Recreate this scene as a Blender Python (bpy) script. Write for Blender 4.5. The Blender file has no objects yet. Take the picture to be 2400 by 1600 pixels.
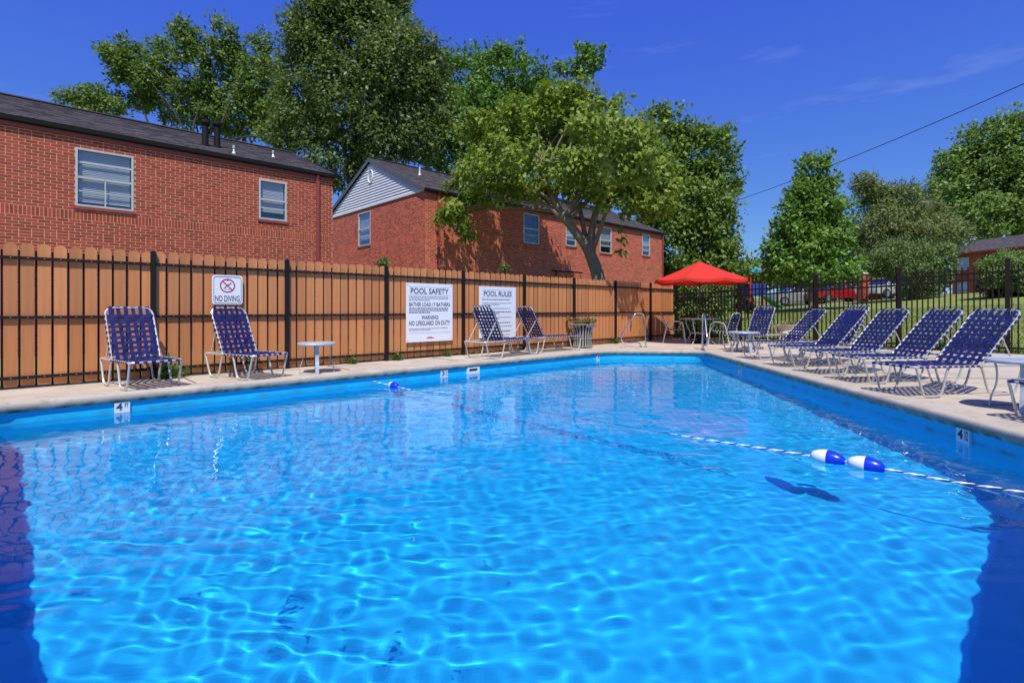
import bpy, math, random
import numpy as np
from mathutils import Vector, Matrix
from mathutils.geometry import tessellate_polygon
R = math.radians
sc = bpy.context.scene
col = sc.collection

# ------------------------------------------------------------------ camera
FPX, HOR = 1210.0, 724.0            # focal length and horizon row, in pixels of the 2400 px wide photograph
cam = bpy.data.cameras.new('camera'); cam_o = bpy.data.objects.new('camera', cam); col.objects.link(cam_o)
cam.sensor_width = 36; cam.lens = 36 * FPX / 2400; cam.shift_y = -(800 - HOR) / 2400
cam.clip_start = .05; cam.clip_end = 3000
cam_o.location = (0, 0, 1.0); cam_o.rotation_euler = (R(90), 0, 0)
sc.camera = cam_o
# ------------------------------------------------------------------ sky, sun, exposure
SUN_EL, SUN_AZ = R(60), R(2)        # behind the camera, a touch to its right
w = bpy.data.worlds.new('World'); sc.world = w; w.use_nodes = True
nt = w.node_tree; bg = nt.nodes['Background']
sky = nt.nodes.new('ShaderNodeTexSky'); sky.sky_type = 'NISHITA'; sky.sun_disc = False
sky.sun_elevation = SUN_EL; sky.sun_rotation = R(180) - SUN_AZ
sky.air_density = 1.0; sky.dust_density = .3; sky.ozone_density = 6.0; sky.altitude = 200
sp3 = nt.nodes.new('ShaderNodeSeparateColor'); hs = nt.nodes.new('ShaderNodeCombineColor'); nt.links.new(sky.outputs[0], sp3.inputs[0])
for ch, (gain, gam) in enumerate(((.33, 1), (.465, 1), (2.95, .22))):      # a deep violet-blue sky, as the camera rendered it
    pw_ = nt.nodes.new('ShaderNodeMath'); pw_.operation = 'POWER'; pw_.inputs[1].default_value = gam
    ml_ = nt.nodes.new('ShaderNodeMath'); ml_.operation = 'MULTIPLY'; ml_.inputs[1].default_value = gain
    nt.links.new(sp3.outputs[ch], pw_.inputs[0]); nt.links.new(pw_.outputs[0], ml_.inputs[0]); nt.links.new(ml_.outputs[0], hs.inputs[ch])
tc = nt.nodes.new('ShaderNodeTexCoord'); mp = nt.nodes.new('ShaderNodeMapping')
mp.inputs['Scale'].default_value = (1.2, 2.0, 9.0); mp.inputs['Rotation'].default_value = (0, R(-24), R(15))
nz = nt.nodes.new('ShaderNodeTexNoise'); nz.inputs['Scale'].default_value = 1.6; nz.inputs['Detail'].default_value = 9; nz.inputs['Roughness'].default_value = .62
rp = nt.nodes.new('ShaderNodeValToRGB'); rp.color_ramp.elements[0].position = .57; rp.color_ramp.elements[0].color = (0, 0, 0, 1)
rp.color_ramp.elements[1].position = .80; rp.color_ramp.elements[1].color = (.26, .26, .26, 1)
mx = nt.nodes.new('ShaderNodeMixRGB'); mx.inputs[2].default_value = (3.2, 3.9, 6.0, 1)
nt.links.new(tc.outputs['Generated'], mp.inputs[0]); nt.links.new(mp.outputs[0], nz.inputs[0]); nt.links.new(nz.outputs[0], rp.inputs[0])
nt.links.new(rp.outputs[0], mx.inputs[0]); nt.links.new(hs.outputs[0], mx.inputs[1]); nt.links.new(mx.outputs[0], bg.inputs[0])
bg.inputs[1].default_value = .15
sl = bpy.data.lights.new('sun', 'SUN'); sl.energy = 4.3; sl.angle = R(.5); sl.color = (1, .955, .89); sl.cycles.is_caustics_light = True
sun = bpy.data.objects.new('sun', sl); col.objects.link(sun); sun.rotation_euler = (R(90) - SUN_EL, 0, SUN_AZ); sun.location = (0, -20, 40)
vs = sc.view_settings; vs.view_transform = 'Standard'; vs.look = 'None'; vs.gamma = 1; vs.use_curve_mapping = False; vs.exposure = .27
cy = sc.cycles; cy.use_denoising = True; cy.max_bounces = 8; cy.transparent_max_bounces = 16; cy.sample_clamp_indirect = 6
cy.diffuse_bounces = 3; cy.glossy_bounces = 4; cy.transmission_bounces = 8

# ------------------------------------------------------------------ helpers
PHI = math.atan2(1290, FPX)                       # the left fence runs this far right of the view axis
D = Vector((math.sin(PHI), math.cos(PHI), 0)); N = Vector((math.cos(PHI), -math.sin(PHI), 0))   # along the fence / from fence to pool
ANG = R(90) - PHI
def at(px, py, Y):                                # a point of the photograph at depth Y, in world metres
    return Vector(((px - 1200) / FPX * Y, Y, 1 + (HOR - py) / FPX * Y))
def gz(x, y):                                     # height of the lawn
    dx, dy = x - 5.54, y - 17.4
    r = dx * D.x + dy * D.y; q = dx * N.x + dy * N.y
    if r <= 0: return -.04
    q = max(-6, min(8, q))
    return -.04 + min(r, 25) * (.056 + .003 * (q + 2.8)) + max(0, r - 25) * .028

class MB:
    def __init__(s): s.v = []; s.f = []
    def add(s, v, f):
        o = len(s.v); s.v += [tuple(p) for p in v]; s.f += [tuple(i + o for i in q) for q in f]
    def box(s, x0, x1, y0, y1, z0, z1):
        s.add([(x0,y0,z0),(x1,y0,z0),(x1,y1,z0),(x0,y1,z0),(x0,y0,z1),(x1,y0,z1),(x1,y1,z1),(x0,y1,z1)],
              [(0,3,2,1),(4,5,6,7),(0,1,5,4),(1,2,6,5),(2,3,7,6),(3,0,4,7)])
    def bar(s, a, b, w, h, up=(0,0,1)):
        a = Vector(a); b = Vector(b); t = (b - a).normalized(); u = Vector(up); sd = t.cross(u)
        if sd.length < 1e-4: sd = t.cross(Vector((0,1,0)))
        sd.normalize(); u = sd.cross(t); sd *= w/2; u *= h/2
        s.add([a-sd-u,a+sd-u,a+sd+u,a-sd+u,b-sd-u,b+sd-u,b+sd+u,b-sd+u], [(0,1,2,3),(7,6,5,4),(0,4,5,1),(1,5,6,2),(2,6,7,3),(3,7,4,0)])
    def tube(s, pts, r, n=8, closed=False, cap=True):
        P = [Vector(p) for p in pts]; m = len(P); rr = r if isinstance(r, (list, tuple)) else [r]*m
        prev = None; rings = []
        for i in range(m):
            a = P[i-1] if (i > 0 or closed) else P[i]; b = P[(i+1) % m] if (i < m-1 or closed) else P[i]
            t = (b - a).normalized()
            if prev is None:
                u = t.orthogonal().normalized()
            else:
                u = (prev - t * prev.dot(t)); u = u.normalized() if u.length > 1e-6 else t.orthogonal().normalized()
            prev = u; v = t.cross(u)
            rings.append([P[i] + (u*math.cos(2*math.pi*k/n) + v*math.sin(2*math.pi*k/n))*rr[i] for k in range(n)])
        vs_ = [p for g in rings for p in g]; fs = []
        for i in range(m if closed else m-1):
            j = (i+1) % m
            for k in range(n): fs.append((i*n+k, i*n+(k+1) % n, j*n+(k+1) % n, j*n+k))
        if cap and not closed: fs += [tuple(range(n-1,-1,-1)), tuple((m-1)*n+k for k in range(n))]
        s.add(vs_, fs)
    def lathe(s, prof, n=24, axis='z', c=(0,0,0)):
        vs_ = []; fs = []; m = len(prof)
        for r, h in prof:
            for k in range(n):
                a = 2*math.pi*k/n; x, y = r*math.cos(a), r*math.sin(a)
                vs_.append((c[0]+x, c[1]+y, c[2]+h) if axis == 'z' else (c[0]+h, c[1]+x, c[2]+y))
        for i in range(m-1):
            for k in range(n): fs.append((i*n+k, i*n+(k+1) % n, (i+1)*n+(k+1) % n, (i+1)*n+k))
        s.add(vs_, fs)
    def ribbon(s, pts, side, w, th):              # flat strap along pts
        side = Vector(side).normalized()*w/2; P = [Vector(p) for p in pts]; vs_ = []; fs = []
        for i, p in enumerate(P):
            t = (P[min(i+1,len(P)-1)] - P[max(i-1,0)]).normalized(); u = side.cross(t).normalized()*th/2
            vs_ += [p-side-u, p+side-u, p+side+u, p-side+u]
        for i in range(len(P)-1):
            for k in range(4): fs.append((i*4+k, i*4+(k+1) % 4, i*4+4+(k+1) % 4, i*4+4+k))
        fs += [(3,2,1,0), tuple(len(vs_)-4+k for k in range(4))]
        s.add(vs_, fs)
    def prism(s, poly, y0, y1):                   # polygon in x,z pushed along y
        n = len(poly)
        s.add([(x, y0, z) for x, z in poly] + [(x, y1, z) for x, z in poly],
              [tuple(range(n)), tuple(range(2*n-1, n-1, -1))] + [(i, i+n, (i+1) % n + n, (i+1) % n) for i in range(n)])
    def mesh(s, name, m, smooth=False):
        me = bpy.data.meshes.new(name); me.from_pydata(s.v, [], s.f); me.materials.append(m)
        if smooth:
            me.polygons.foreach_set('use_smooth', [True]*len(me.polygons))
            try: me.set_sharp_from_angle(angle=R(40))
            except Exception: pass
        me.update(); return me
    def obj(s, name, m, parent=None, smooth=False, loc=None):
        return link(name, s.mesh(name, m, smooth), parent, loc)
def link(name, data, parent=None, loc=None, rot=None):
    o = bpy.data.objects.new(name, data); col.objects.link(o)
    if parent is not None: o.parent = parent
    if loc is not None: o.location = loc
    if rot is not None: o.rotation_euler = rot
    return o
def tag(o, label=None, cat=None, group=None, kind=None):
    if label: o['label'] = label
    if cat: o['category'] = cat
    if group: o['group'] = group
    if kind: o['kind'] = kind
    return o
def thing(name, loc, rz, label, cat, group=None):
    o = bpy.data.objects.new(name, None); o.empty_display_size = .1; col.objects.link(o)
    o.location = loc; o.rotation_euler = (0, 0, rz)
    return tag(o, label, cat, group)
def copy_tree(o, parent=None):
    c = o.copy(); col.objects.link(c); c.parent = parent
    for ch in list(o.children): copy_tree(ch, c)
    return c
def npmesh(name, V, F, m, smooth=False):          # fast mesh of equal-sided faces
    V = np.asarray(V, dtype=np.float32); F = np.asarray(F, dtype=np.int32); k = F.shape[1]
    me = bpy.data.meshes.new(name); me.vertices.add(len(V)); me.vertices.foreach_set('co', V.ravel())
    me.loops.add(F.size); me.loops.foreach_set('vertex_index', F.ravel())
    me.polygons.add(len(F)); me.polygons.foreach_set('loop_start', np.arange(0, F.size, k, dtype=np.int32))
    try: me.polygons.foreach_set('loop_total', np.full(len(F), k, dtype=np.int32))
    except Exception: pass
    if smooth: me.polygons.foreach_set('use_smooth', np.ones(len(F), dtype=bool))
    me.materials.append(m); me.update(calc_edges=True); me.validate(); return me
def smoothpath(pts, it=2):
    P = [Vector(p) for p in pts]
    for _ in range(it):
        Q = [P[0]]
        for a, b in zip(P[:-1], P[1:]): Q += [a*.75+b*.25, a*.25+b*.75]
        P = Q + [P[-1]]
    return P
def inside(px, py, poly):
    c = np.zeros(np.shape(px), dtype=bool); n = len(poly)
    for i in range(n):
        x0, y0 = poly[i]; x1, y1 = poly[(i+1) % n]
        if y0 == y1: continue
        c ^= ((y0 > py) != (y1 > py)) & (px < (x1-x0)*(py-y0)/(y1-y0)+x0)
    return c

# ------------------------------------------------------------------ materials
MATS = {}
def mat(name, c, rough=.6, metal=0, var=0, noise=None, bump=None, spec=.5, coat=0, dark=None, stretch=None, trans=0):
    """procedural material: var = brightness spread between pieces, noise = (scale, amount), bump = (scale, strength), dark = (scale, lo, hi, colour) stains"""
    m = bpy.data.materials.new(name); m.use_nodes = True; t = m.node_tree; b = t.nodes['Principled BSDF']; L = t.links
    b.inputs['Roughness'].default_value = rough; b.inputs['Metallic'].default_value = metal
    b.inputs['Specular IOR Level'].default_value = spec; b.inputs['Coat Weight'].default_value = coat
    tcd = t.nodes.new('ShaderNodeTexCoord'); vec = tcd.outputs['Object']
    if stretch:
        mp_ = t.nodes.new('ShaderNodeMapping'); mp_.inputs['Scale'].default_value = stretch; L.new(vec, mp_.inputs[0]); vec = mp_.outputs[0]
    rgb = t.nodes.new('ShaderNodeRGB'); rgb.outputs[0].default_value = (*c, 1); out = rgb.outputs[0]
    if var or noise:
        val = None
        if var:
            oi = t.nodes.new('ShaderNodeObjectInfo'); ge = t.nodes.new('ShaderNodeNewGeometry')
            ad = t.nodes.new('ShaderNodeMath'); ad.operation = 'ADD'; fr = t.nodes.new('ShaderNodeMath'); fr.operation = 'FRACT'
            L.new(oi.outputs['Random'], ad.inputs[0]); L.new(ge.outputs['Random Per Island'], ad.inputs[1]); L.new(ad.outputs[0], fr.inputs[0])
            mr = t.nodes.new('ShaderNodeMapRange'); mr.inputs[3].default_value = 1-var; mr.inputs[4].default_value = 1+var; L.new(fr.outputs[0], mr.inputs[0]); val = mr.outputs[0]
        if noise:
            n_ = t.nodes.new('ShaderNodeTexNoise'); n_.inputs['Scale'].default_value = noise[0]; n_.inputs['Detail'].default_value = 6; L.new(vec, n_.inputs[0])
            mr = t.nodes.new('ShaderNodeMapRange'); mr.inputs[1].default_value = .25; mr.inputs[2].default_value = .75
            mr.inputs[3].default_value = 1-noise[1]; mr.inputs[4].default_value = 1+noise[1]; L.new(n_.outputs[0], mr.inputs[0])
            if val is None: val = mr.outputs[0]
            else:
                mm = t.nodes.new('ShaderNodeMath'); mm.operation = 'MULTIPLY'; L.new(val, mm.inputs[0]); L.new(mr.outputs[0], mm.inputs[1]); val = mm.outputs[0]
        vm = t.nodes.new('ShaderNodeVectorMath'); vm.operation = 'SCALE'; L.new(out, vm.inputs[0]); L.new(val, vm.inputs['Scale']); out = vm.outputs[0]
    if dark:
        n_ = t.nodes.new('ShaderNodeTexNoise'); n_.inputs['Scale'].default_value = dark[0]; n_.inputs['Detail'].default_value = 8; n_.inputs['Roughness'].default_value = .7; L.new(vec, n_.inputs[0])
        mr = t.nodes.new('ShaderNodeMapRange'); mr.inputs[1].default_value = dark[1]; mr.inputs[2].default_value = dark[2]; L.new(n_.outputs[0], mr.inputs[0])
        mxx = t.nodes.new('ShaderNodeMixRGB'); mxx.inputs[2].default_value = (*dark[3], 1); L.new(mr.outputs[0], mxx.inputs[0]); L.new(out, mxx.inputs[1]); out = mxx.outputs[0]
    L.new(out, b.inputs['Base Color'])
    if bump:
        n_ = t.nodes.new('ShaderNodeTexNoise'); n_.inputs['Scale'].default_value = bump[0]; n_.inputs['Detail'].default_value = 5; L.new(vec, n_.inputs[0])
        bp = t.nodes.new('ShaderNodeBump'); bp.inputs['Strength'].default_value = bump[1]; bp.inputs['Distance'].default_value = .01
        L.new(n_.outputs[0], bp.inputs['Height']); L.new(bp.outputs[0], b.inputs['Normal'])
    if trans:
        tr = t.nodes.new('ShaderNodeBsdfTranslucent'); mxs = t.nodes.new('ShaderNodeMixShader'); mxs.inputs[0].default_value = trans
        g2 = t.nodes.new('ShaderNodeMixRGB'); g2.blend_type = 'MULTIPLY'; g2.inputs[0].default_value = 1; g2.inputs[2].default_value = (1.25, 1.3, .6, 1)
        L.new(out, g2.inputs[1]); L.new(g2.outputs[0], tr.inputs[0]); L.new(b.outputs[0], mxs.inputs[1]); L.new(tr.outputs[0], mxs.inputs[2])
        L.new(mxs.outputs[0], t.nodes['Material Output'].inputs[0])
    MATS[name] = m; return m
concrete = mat('concrete', (.485, .41, .315), .85, noise=(.9, .16), bump=(60, .25), dark=(1.7, .50, .80, (.29, .235, .18)))
coping_m = mat('coping', (.44, .38, .30), .85, noise=(3, .16), bump=(70, .3), dark=(5, .55, .75, (.22, .19, .15)))
paint = mat('pool_paint', (.006, .47, .78), .45, noise=(1.2, .06))
floor_m = mat('pool_floor_paint', (.003, .44, .80), .6, noise=(1.5, .05))
board_m = mat('fence_stain', (.55, .212, .072), .75, var=.17, noise=(3, .16), stretch=(6, 6, .5), bump=(30, .12))
iron = mat('dark_iron', (.014, .011, .012), .6, noise=(8, .2), spec=.2)
iron_b = mat('bronze_iron', (.014, .009, .008), .6, noise=(8, .2), spec=.2)
screw_m = mat('screw', (.5, .45, .4), .35, metal=.8)
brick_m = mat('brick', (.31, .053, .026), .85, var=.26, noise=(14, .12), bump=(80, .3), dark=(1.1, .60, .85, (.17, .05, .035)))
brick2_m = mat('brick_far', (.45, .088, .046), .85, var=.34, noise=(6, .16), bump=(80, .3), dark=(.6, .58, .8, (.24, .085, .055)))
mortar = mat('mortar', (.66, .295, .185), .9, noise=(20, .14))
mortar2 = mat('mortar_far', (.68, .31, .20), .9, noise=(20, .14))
trim_m = mat('red_trim', (.27, .055, .045), .55, noise=(5, .12))
shingle = mat('shingle', (.085, .070, .074), .9, var=.38, noise=(6, .25), bump=(120, .4))
gutter_m = mat('gutter', (.014, .013, .014), .55, spec=.2)
white_m = mat('white_paint', (.72, .73, .72), .5, noise=(6, .05))
alu = mat('window_aluminium', (.56, .58, .56), .42, metal=.25, noise=(9, .08))
siding_m = mat('siding', (.70, .71, .74), .55, noise=(3, .05))
fascia_g = mat('grey_fascia', (.10, .095, .105), .6)
tube_m = mat('painted_tube', (.50, .485, .45), .33, metal=.35, noise=(12, .08))
tube_l = mat('light_tube', (.60, .58, .53), .33, metal=.3, noise=(12, .08))
steel = mat('steel', (.62, .62, .62), .16, metal=1)
table_m = mat('table_top', (.42, .47, .50), .38, metal=.2, noise=(9, .06))
strap_m = mat('blue_strap', (.014, .018, .098), .5, var=.22, spec=.25)
sign_w = mat('sign_white', (.78, .79, .83), .4)
ink = mat('ink', (.045, .05, .085), .6)
ink_l = mat('ink_grey', (.25, .27, .34), .6)
red_ink = mat('red_ink', (.55, .02, .04), .5)
red_cloth = mat('red_cloth', (.72, .034, .016), .75, noise=(3, .04), trans=.22)
wood_pole = mat('dark_pole', (.05, .035, .03), .5)
float_w = mat('float_white', (.80, .80, .82), .3); float_b = mat('float_blue', (.004, .035, .62), .28)
rope_w = mat('rope_white', (.75, .75, .78), .7); rope_b = mat('rope_blue', (.015, .02, .12), .7)
stone_m = mat('cast_stone', (.52, .46, .37), .85, noise=(8, .2), bump=(60, .4))
plant_metal = mat('weathered_slat', (.30, .285, .26), .6, noise=(10, .2))
soil = mat('soil', (.10, .07, .05), .95, bump=(40, .6))
bark = mat('bark', (.20, .160, .115), .9, noise=(5, .35), bump=(14, .9), stretch=(3, 3, .6))
bark_d = mat('bark_dark', (.055, .045, .038), .9, noise=(5, .3), bump=(14, .8), stretch=(3, 3, .6))
rubber = mat('rubber', (.012, .012, .013), .7); rim_m = mat('rim', (.5, .5, .52), .3, metal=.9)
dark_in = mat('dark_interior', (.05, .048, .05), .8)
blind_m = mat('blind', (.60, .585, .565), .6, var=.08)
curtain = mat('curtain', (.62, .60, .58), .8, noise=(3, .2))
def band_stain(m, zc, half, c, scale, lo, hi):
    """a grime band at height zc with a ragged outline, laid over the base colour"""
    t = m.node_tree; L = t.links; b = t.nodes['Principled BSDF']; src = b.inputs['Base Color'].links[0].from_socket
    tcd = t.nodes.new('ShaderNodeTexCoord'); sx = t.nodes.new('ShaderNodeSeparateXYZ'); L.new(tcd.outputs['Object'], sx.inputs[0])
    d_ = t.nodes.new('ShaderNodeMath'); d_.operation = 'SUBTRACT'; d_.inputs[1].default_value = zc; L.new(sx.outputs[2], d_.inputs[0])
    a_ = t.nodes.new('ShaderNodeMath'); a_.operation = 'ABSOLUTE'; L.new(d_.outputs[0], a_.inputs[0])
    mr = t.nodes.new('ShaderNodeMapRange'); mr.inputs[1].default_value = 0; mr.inputs[2].default_value = half; mr.inputs[3].default_value = 1; mr.inputs[4].default_value = 0; L.new(a_.outputs[0], mr.inputs[0])
    n_ = t.nodes.new('ShaderNodeTexNoise'); n_.inputs['Scale'].default_value = scale; n_.inputs['Detail'].default_value = 7; L.new(tcd.outputs['Object'], n_.inputs[0])
    m2 = t.nodes.new('ShaderNodeMapRange'); m2.inputs[1].default_value = lo; m2.inputs[2].default_value = hi; L.new(n_.outputs[0], m2.inputs[0])
    ml = t.nodes.new('ShaderNodeMath'); ml.operation = 'MULTIPLY'; L.new(mr.outputs[0], ml.inputs[0]); L.new(m2.outputs[0], ml.inputs[1])
    mx_ = t.nodes.new('ShaderNodeMixRGB'); mx_.inputs[2].default_value = (*c, 1); L.new(ml.outputs[0], mx_.inputs[0]); L.new(src, mx_.inputs[1]); L.new(mx_.outputs[0], b.inputs['Base Color'])
band_stain(paint, -.205, .035, (.05, .20, .26), 7, .35, .75)
band_stain(coping_m, -.095, .065, (.075, .075, .045), 9, .35, .62)
def glass_mat(name, tint, refl):
    m = bpy.data.materials.new(name); m.use_nodes = True; t = m.node_tree; t.nodes.clear(); L = t.links
    o = t.nodes.new('ShaderNodeOutputMaterial'); tr = t.nodes.new('ShaderNodeBsdfTransparent'); tr.inputs[0].default_value = (*tint, 1)
    g = t.nodes.new('ShaderNodeBsdfGlossy'); g.inputs['Roughness'].default_value = .03; g.inputs[0].default_value = (.95, .97, 1, 1)
    lw = t.nodes.new('ShaderNodeLayerWeight'); lw.inputs[0].default_value = .5; fr = t.nodes.new('ShaderNodeMath'); fr.operation = 'POWER'; fr.inputs[1].default_value = 4; L.new(lw.outputs['Facing'], fr.inputs[0]); mr = t.nodes.new('ShaderNodeMapRange'); mr.inputs[3].default_value = refl; mr.inputs[4].default_value = 1
    n_ = t.nodes.new('ShaderNodeTexNoise'); n_.inputs['Scale'].default_value = 2.2; bp = t.nodes.new('ShaderNodeBump'); bp.inputs['Strength'].default_value = .25; bp.inputs['Distance'].default_value = .02
    L.new(n_.outputs[0], bp.inputs['Height']); L.new(bp.outputs[0], g.inputs['Normal'])
    mxs = t.nodes.new('ShaderNodeMixShader'); L.new(fr.outputs[0], mr.inputs[0]); L.new(mr.outputs[0], mxs.inputs[0])
    L.new(tr.outputs[0], mxs.inputs[1]); L.new(g.outputs[0], mxs.inputs[2]); L.new(mxs.outputs[0], o.inputs[0]); return m
pane_m = glass_mat('window_glass', (.90, .92, .94), .07)
carglass = glass_mat('car_glass', (.15, .18, .18), .15)
def leaf_mat(name, c, var=.45, tr=.3, rough=.5): return mat(name, c, rough, var=var, trans=tr, spec=.35)
lf_cat = leaf_mat('leaf_catalpa', (.20, .275, .035), .30, .32)
lf_dark = leaf_mat('leaf_dark', (.130, .188, .052), .30, .34)
lf_pop = leaf_mat('leaf_poplar', (.140, .220, .048), .30, .34)
lf_mid = leaf_mat('leaf_mid', (.125, .235, .042), .30, .28)
lf_edge = leaf_mat('leaf_edge', (.160, .245, .044), .30, .36)
lf_brt = leaf_mat('leaf_bright', (.150, .265, .042), .30, .32)
lf_grey = leaf_mat('leaf_grey', (.175, .215, .075), .30, .34)
lf_oak = leaf_mat('leaf_oak', (.155, .245, .050), .30, .34)
lf_shr = leaf_mat('leaf_shrub', (.140, .205, .060), .30, .22)
lf_hedge = leaf_mat('leaf_hedge', (.150, .235, .050), .30, .22)
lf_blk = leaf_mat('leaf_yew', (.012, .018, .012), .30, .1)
lf_weed = leaf_mat('leaf_weed', (.09, .17, .03), .30, .3)
lf_dry = leaf_mat('leaf_dry', (.20, .17, .06), .30, .2)
grass_m = mat('lawn_grass', (.19, .225, .042), .9, noise=(.8, .22), bump=(40, .8), dark=(5, .45, .75, (.13, .16, .03)))
blade_m = leaf_mat('grass_blades', (.20, .24, .045), .4, .3)

WAVE = 0.8
# ================================================================== POOL, DECK, LAWN
WZ = -.225                                        # water level below the deck
corners = [(-.115, -.365, .4), (4.09, 3.58, .8), (4.62, 12.45, .45), (2.29, 12.63, .5), (-5.63, 5.20, .6)]
def rounded(cs, k=6):
    out = []; n = len(cs)
    for i in range(n):
        p = Vector(cs[i][:2]); a = Vector(cs[i-1][:2]); b = Vector(cs[(i+1) % n][:2]); r = cs[i][2]
        p0 = p + (a-p).normalized()*r; p1 = p + (b-p).normalized()*r
        for j in range(k+1):
            t = j/k; q = p0*(1-t)**2 + p*2*t*(1-t) + p1*t*t; out.append((q.x, q.y))
    return out
POOL = rounded(corners)
_p = []
for i, a in enumerate(POOL):                      # points along the straight sides too, so walls follow the sloping floor
    b = POOL[(i+1) % len(POOL)]; m_ = max(1, int(math.hypot(b[0]-a[0], b[1]-a[1])/.45)); _p += [(a[0]+(b[0]-a[0])*j/m_, a[1]+(b[1]-a[1])*j/m_) for j in range(m_)]
POOL = _p
def offset(poly, d):                              # d > 0 = outwards (counter-clockwise polygon)
    out = []; n = len(poly)
    for i in range(n):
        a = Vector(poly[i-1]); p = Vector(poly[i]); b = Vector(poly[(i+1) % n])
        e0 = (p-a).normalized(); e1 = (b-p).normalized(); n0 = Vector((e0.y, -e0.x)); n1 = Vector((e1.y, -e1.x))
        m_ = (n0+n1); m_ = m_/max(m_.length_squared, .2)*2
        q = p + m_*d; out.append((q.x, q.y))
    return out
def ring_strip(profile, dens=1):                  # profile = [(offset, z)], swept round the pool
    V = []; F = []; n = len(POOL)
    for d_, z in profile: V += [(x, y, z) for x, y in offset(POOL, d_)]
    for i in range(len(profile)-1):
        for k in range(n): F.append((i*n+k, i*n+(k+1) % n, (i+1)*n+(k+1) % n, (i+1)*n+k))
    return V, F
def floor_z(x, y): return WZ - 1.30 + max(0, min(1, (y-6)/6))*.32
mb = MB(); V, F = ring_strip([(.0, .0)]); n = len(POOL)
fz = [floor_z(x, y) for x, y in POOL]
rows = [[(x, y, -.05) for x, y in POOL], [(x, y, fz[i]+.18) for i, (x, y) in enumerate(POOL)]]
for d_, h in ((-.03, .09), (-.09, .03), (-.18, 0)): rows.append([(x, y, fz[i]+h) for i, (x, y) in enumerate(offset(POOL, d_))])
for r_ in rows: mb.v += r_
for i in range(len(rows)-1):
    for k in range(n): mb.f.append((i*n+k, i*n+(k+1) % n, (i+1)*n+(k+1) % n, (i+1)*n+k))
pw = tag(mb.obj('pool_wall', paint, smooth=True), kind='structure'); pw.cycles.is_caustics_receiver = True
g_ = .3; xs = np.arange(-6, 5, g_); ys = np.arange(-.9, 13.2, g_); XX, YY = np.meshgrid(xs, ys)
idx = np.arange(XX.size).reshape(XX.shape); Fq = np.stack([idx[:-1,:-1], idx[:-1,1:], idx[1:,1:], idx[1:,:-1]], -1).reshape(-1, 4)
cx = (XX[:-1,:-1]+g_/2).ravel(); cyy = (YY[:-1,:-1]+g_/2).ravel()
Fq = Fq[inside(cx, cyy, offset(POOL, .15))]
Zf = WZ - 1.30 + np.clip((YY-6)/6, 0, 1)*.32
pf = tag(link('pool_floor', npmesh('pool_floor', np.stack([XX, YY, Zf], -1).reshape(-1, 3), Fq, floor_m, True)), kind='structure'); pf.cycles.is_caustics_receiver = True
V, F = ring_strip([(.32, .004), (-.012, .004), (-.028, -.004), (-.038, -.022), (-.040, -.05), (-.036, -.08), (-.022, -.10), (.02, -.105)])
mb = MB(); mb.add(V, F); tag(mb.obj('coping', coping_m, smooth=True), kind='structure')
# water: a fine grid of real waves
st = .0215
xs = np.arange(-5.8, 4.8, st); ys = np.arange(-.7, 12.9, st); XX, YY = np.meshgrid(xs, ys)
rng = np.random.default_rng(11); Z = np.zeros_like(XX)
warp = .25*np.sin(XX*.9+.7*YY)+.2*np.sin(1.3*YY-XX*.6+2)
calm = .72+.28*np.sin(.55*XX+.4*YY+1.1)*np.sin(.35*YY-.5*XX)
for i in range(110):
    fine = i < 70
    lam = math.exp(rng.uniform(math.log(.095), math.log(.28))) if fine else math.exp(rng.uniform(math.log(.35), math.log(1.3)))
    th = rng.normal(1.35, .75) if i % 4 else rng.uniform(0, 6.283); k = 2*math.pi/lam
    Z += (.0050*calm if fine else .0034)/k*np.cos(k*((XX+.35*warp)*math.cos(th)+(YY+.35*warp)*math.sin(th))+rng.uniform(0, 6.28))
Z *= WAVE
idx = np.arange(XX.size).reshape(XX.shape); Fq = np.stack([idx[:-1,:-1], idx[:-1,1:], idx[1:,1:], idx[1:,:-1]], -1).reshape(-1, 4)
cx = (XX[:-1,:-1]+st/2).ravel(); cyy = (YY[:-1,:-1]+st/2).ravel(); Fq = Fq[inside(cx, cyy, offset(POOL, .05))]
used = np.unique(Fq); rem = np.full(XX.size, -1); rem[used] = np.arange(len(used))
wm = bpy.data.materials.new('pool_water'); wm.use_nodes = True; t = wm.node_tree; t.nodes.clear()
o_ = t.nodes.new('ShaderNodeOutputMaterial'); g = t.nodes.new('ShaderNodeBsdfGlass'); g.inputs['IOR'].default_value = 1.33; g.inputs['Roughness'].default_value = 0
g.inputs['Color'].default_value = (.93, .985, 1, 1); t.links.new(g.outputs[0], o_.inputs[0])
wo = tag(link('water', npmesh('water', np.stack([XX, YY, Z+WZ], -1).reshape(-1, 3)[used], rem[Fq], wm, True)), kind='structure'); wo.cycles.is_caustics_caster = True
# deck slab with the pool cut out
FP0 = Vector((-6.28, 6.335, 0)); FC = FP0 + D*16.2      # fence start, far corner of the two fences
def fl(t_, b_): p = FP0 + D*t_ - N*b_; return (p.x, p.y)
far_end = FC + N*15
DECK = [fl(-9, .12), (-4, -8), (8, -7), (far_end.x+D.x*.12, far_end.y+D.y*.12), fl(16.3, .12)]
outer = [Vector((x, y, 0)) for x, y in DECK]; hole = [Vector((x, y, 0)) for x, y in reversed(offset(POOL, .30))]
tri = tessellate_polygon([outer, hole]); mb = MB(); mb.add(outer+hole, tri)
k = len(outer); mb.add(outer+[p+Vector((0, 0, -.15)) for p in outer], [(i, (i+1) % k, (i+1) % k+k, i+k) for i in range(k)])
deck = tag(mb.obj('pool_deck', concrete), kind='structure')
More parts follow.
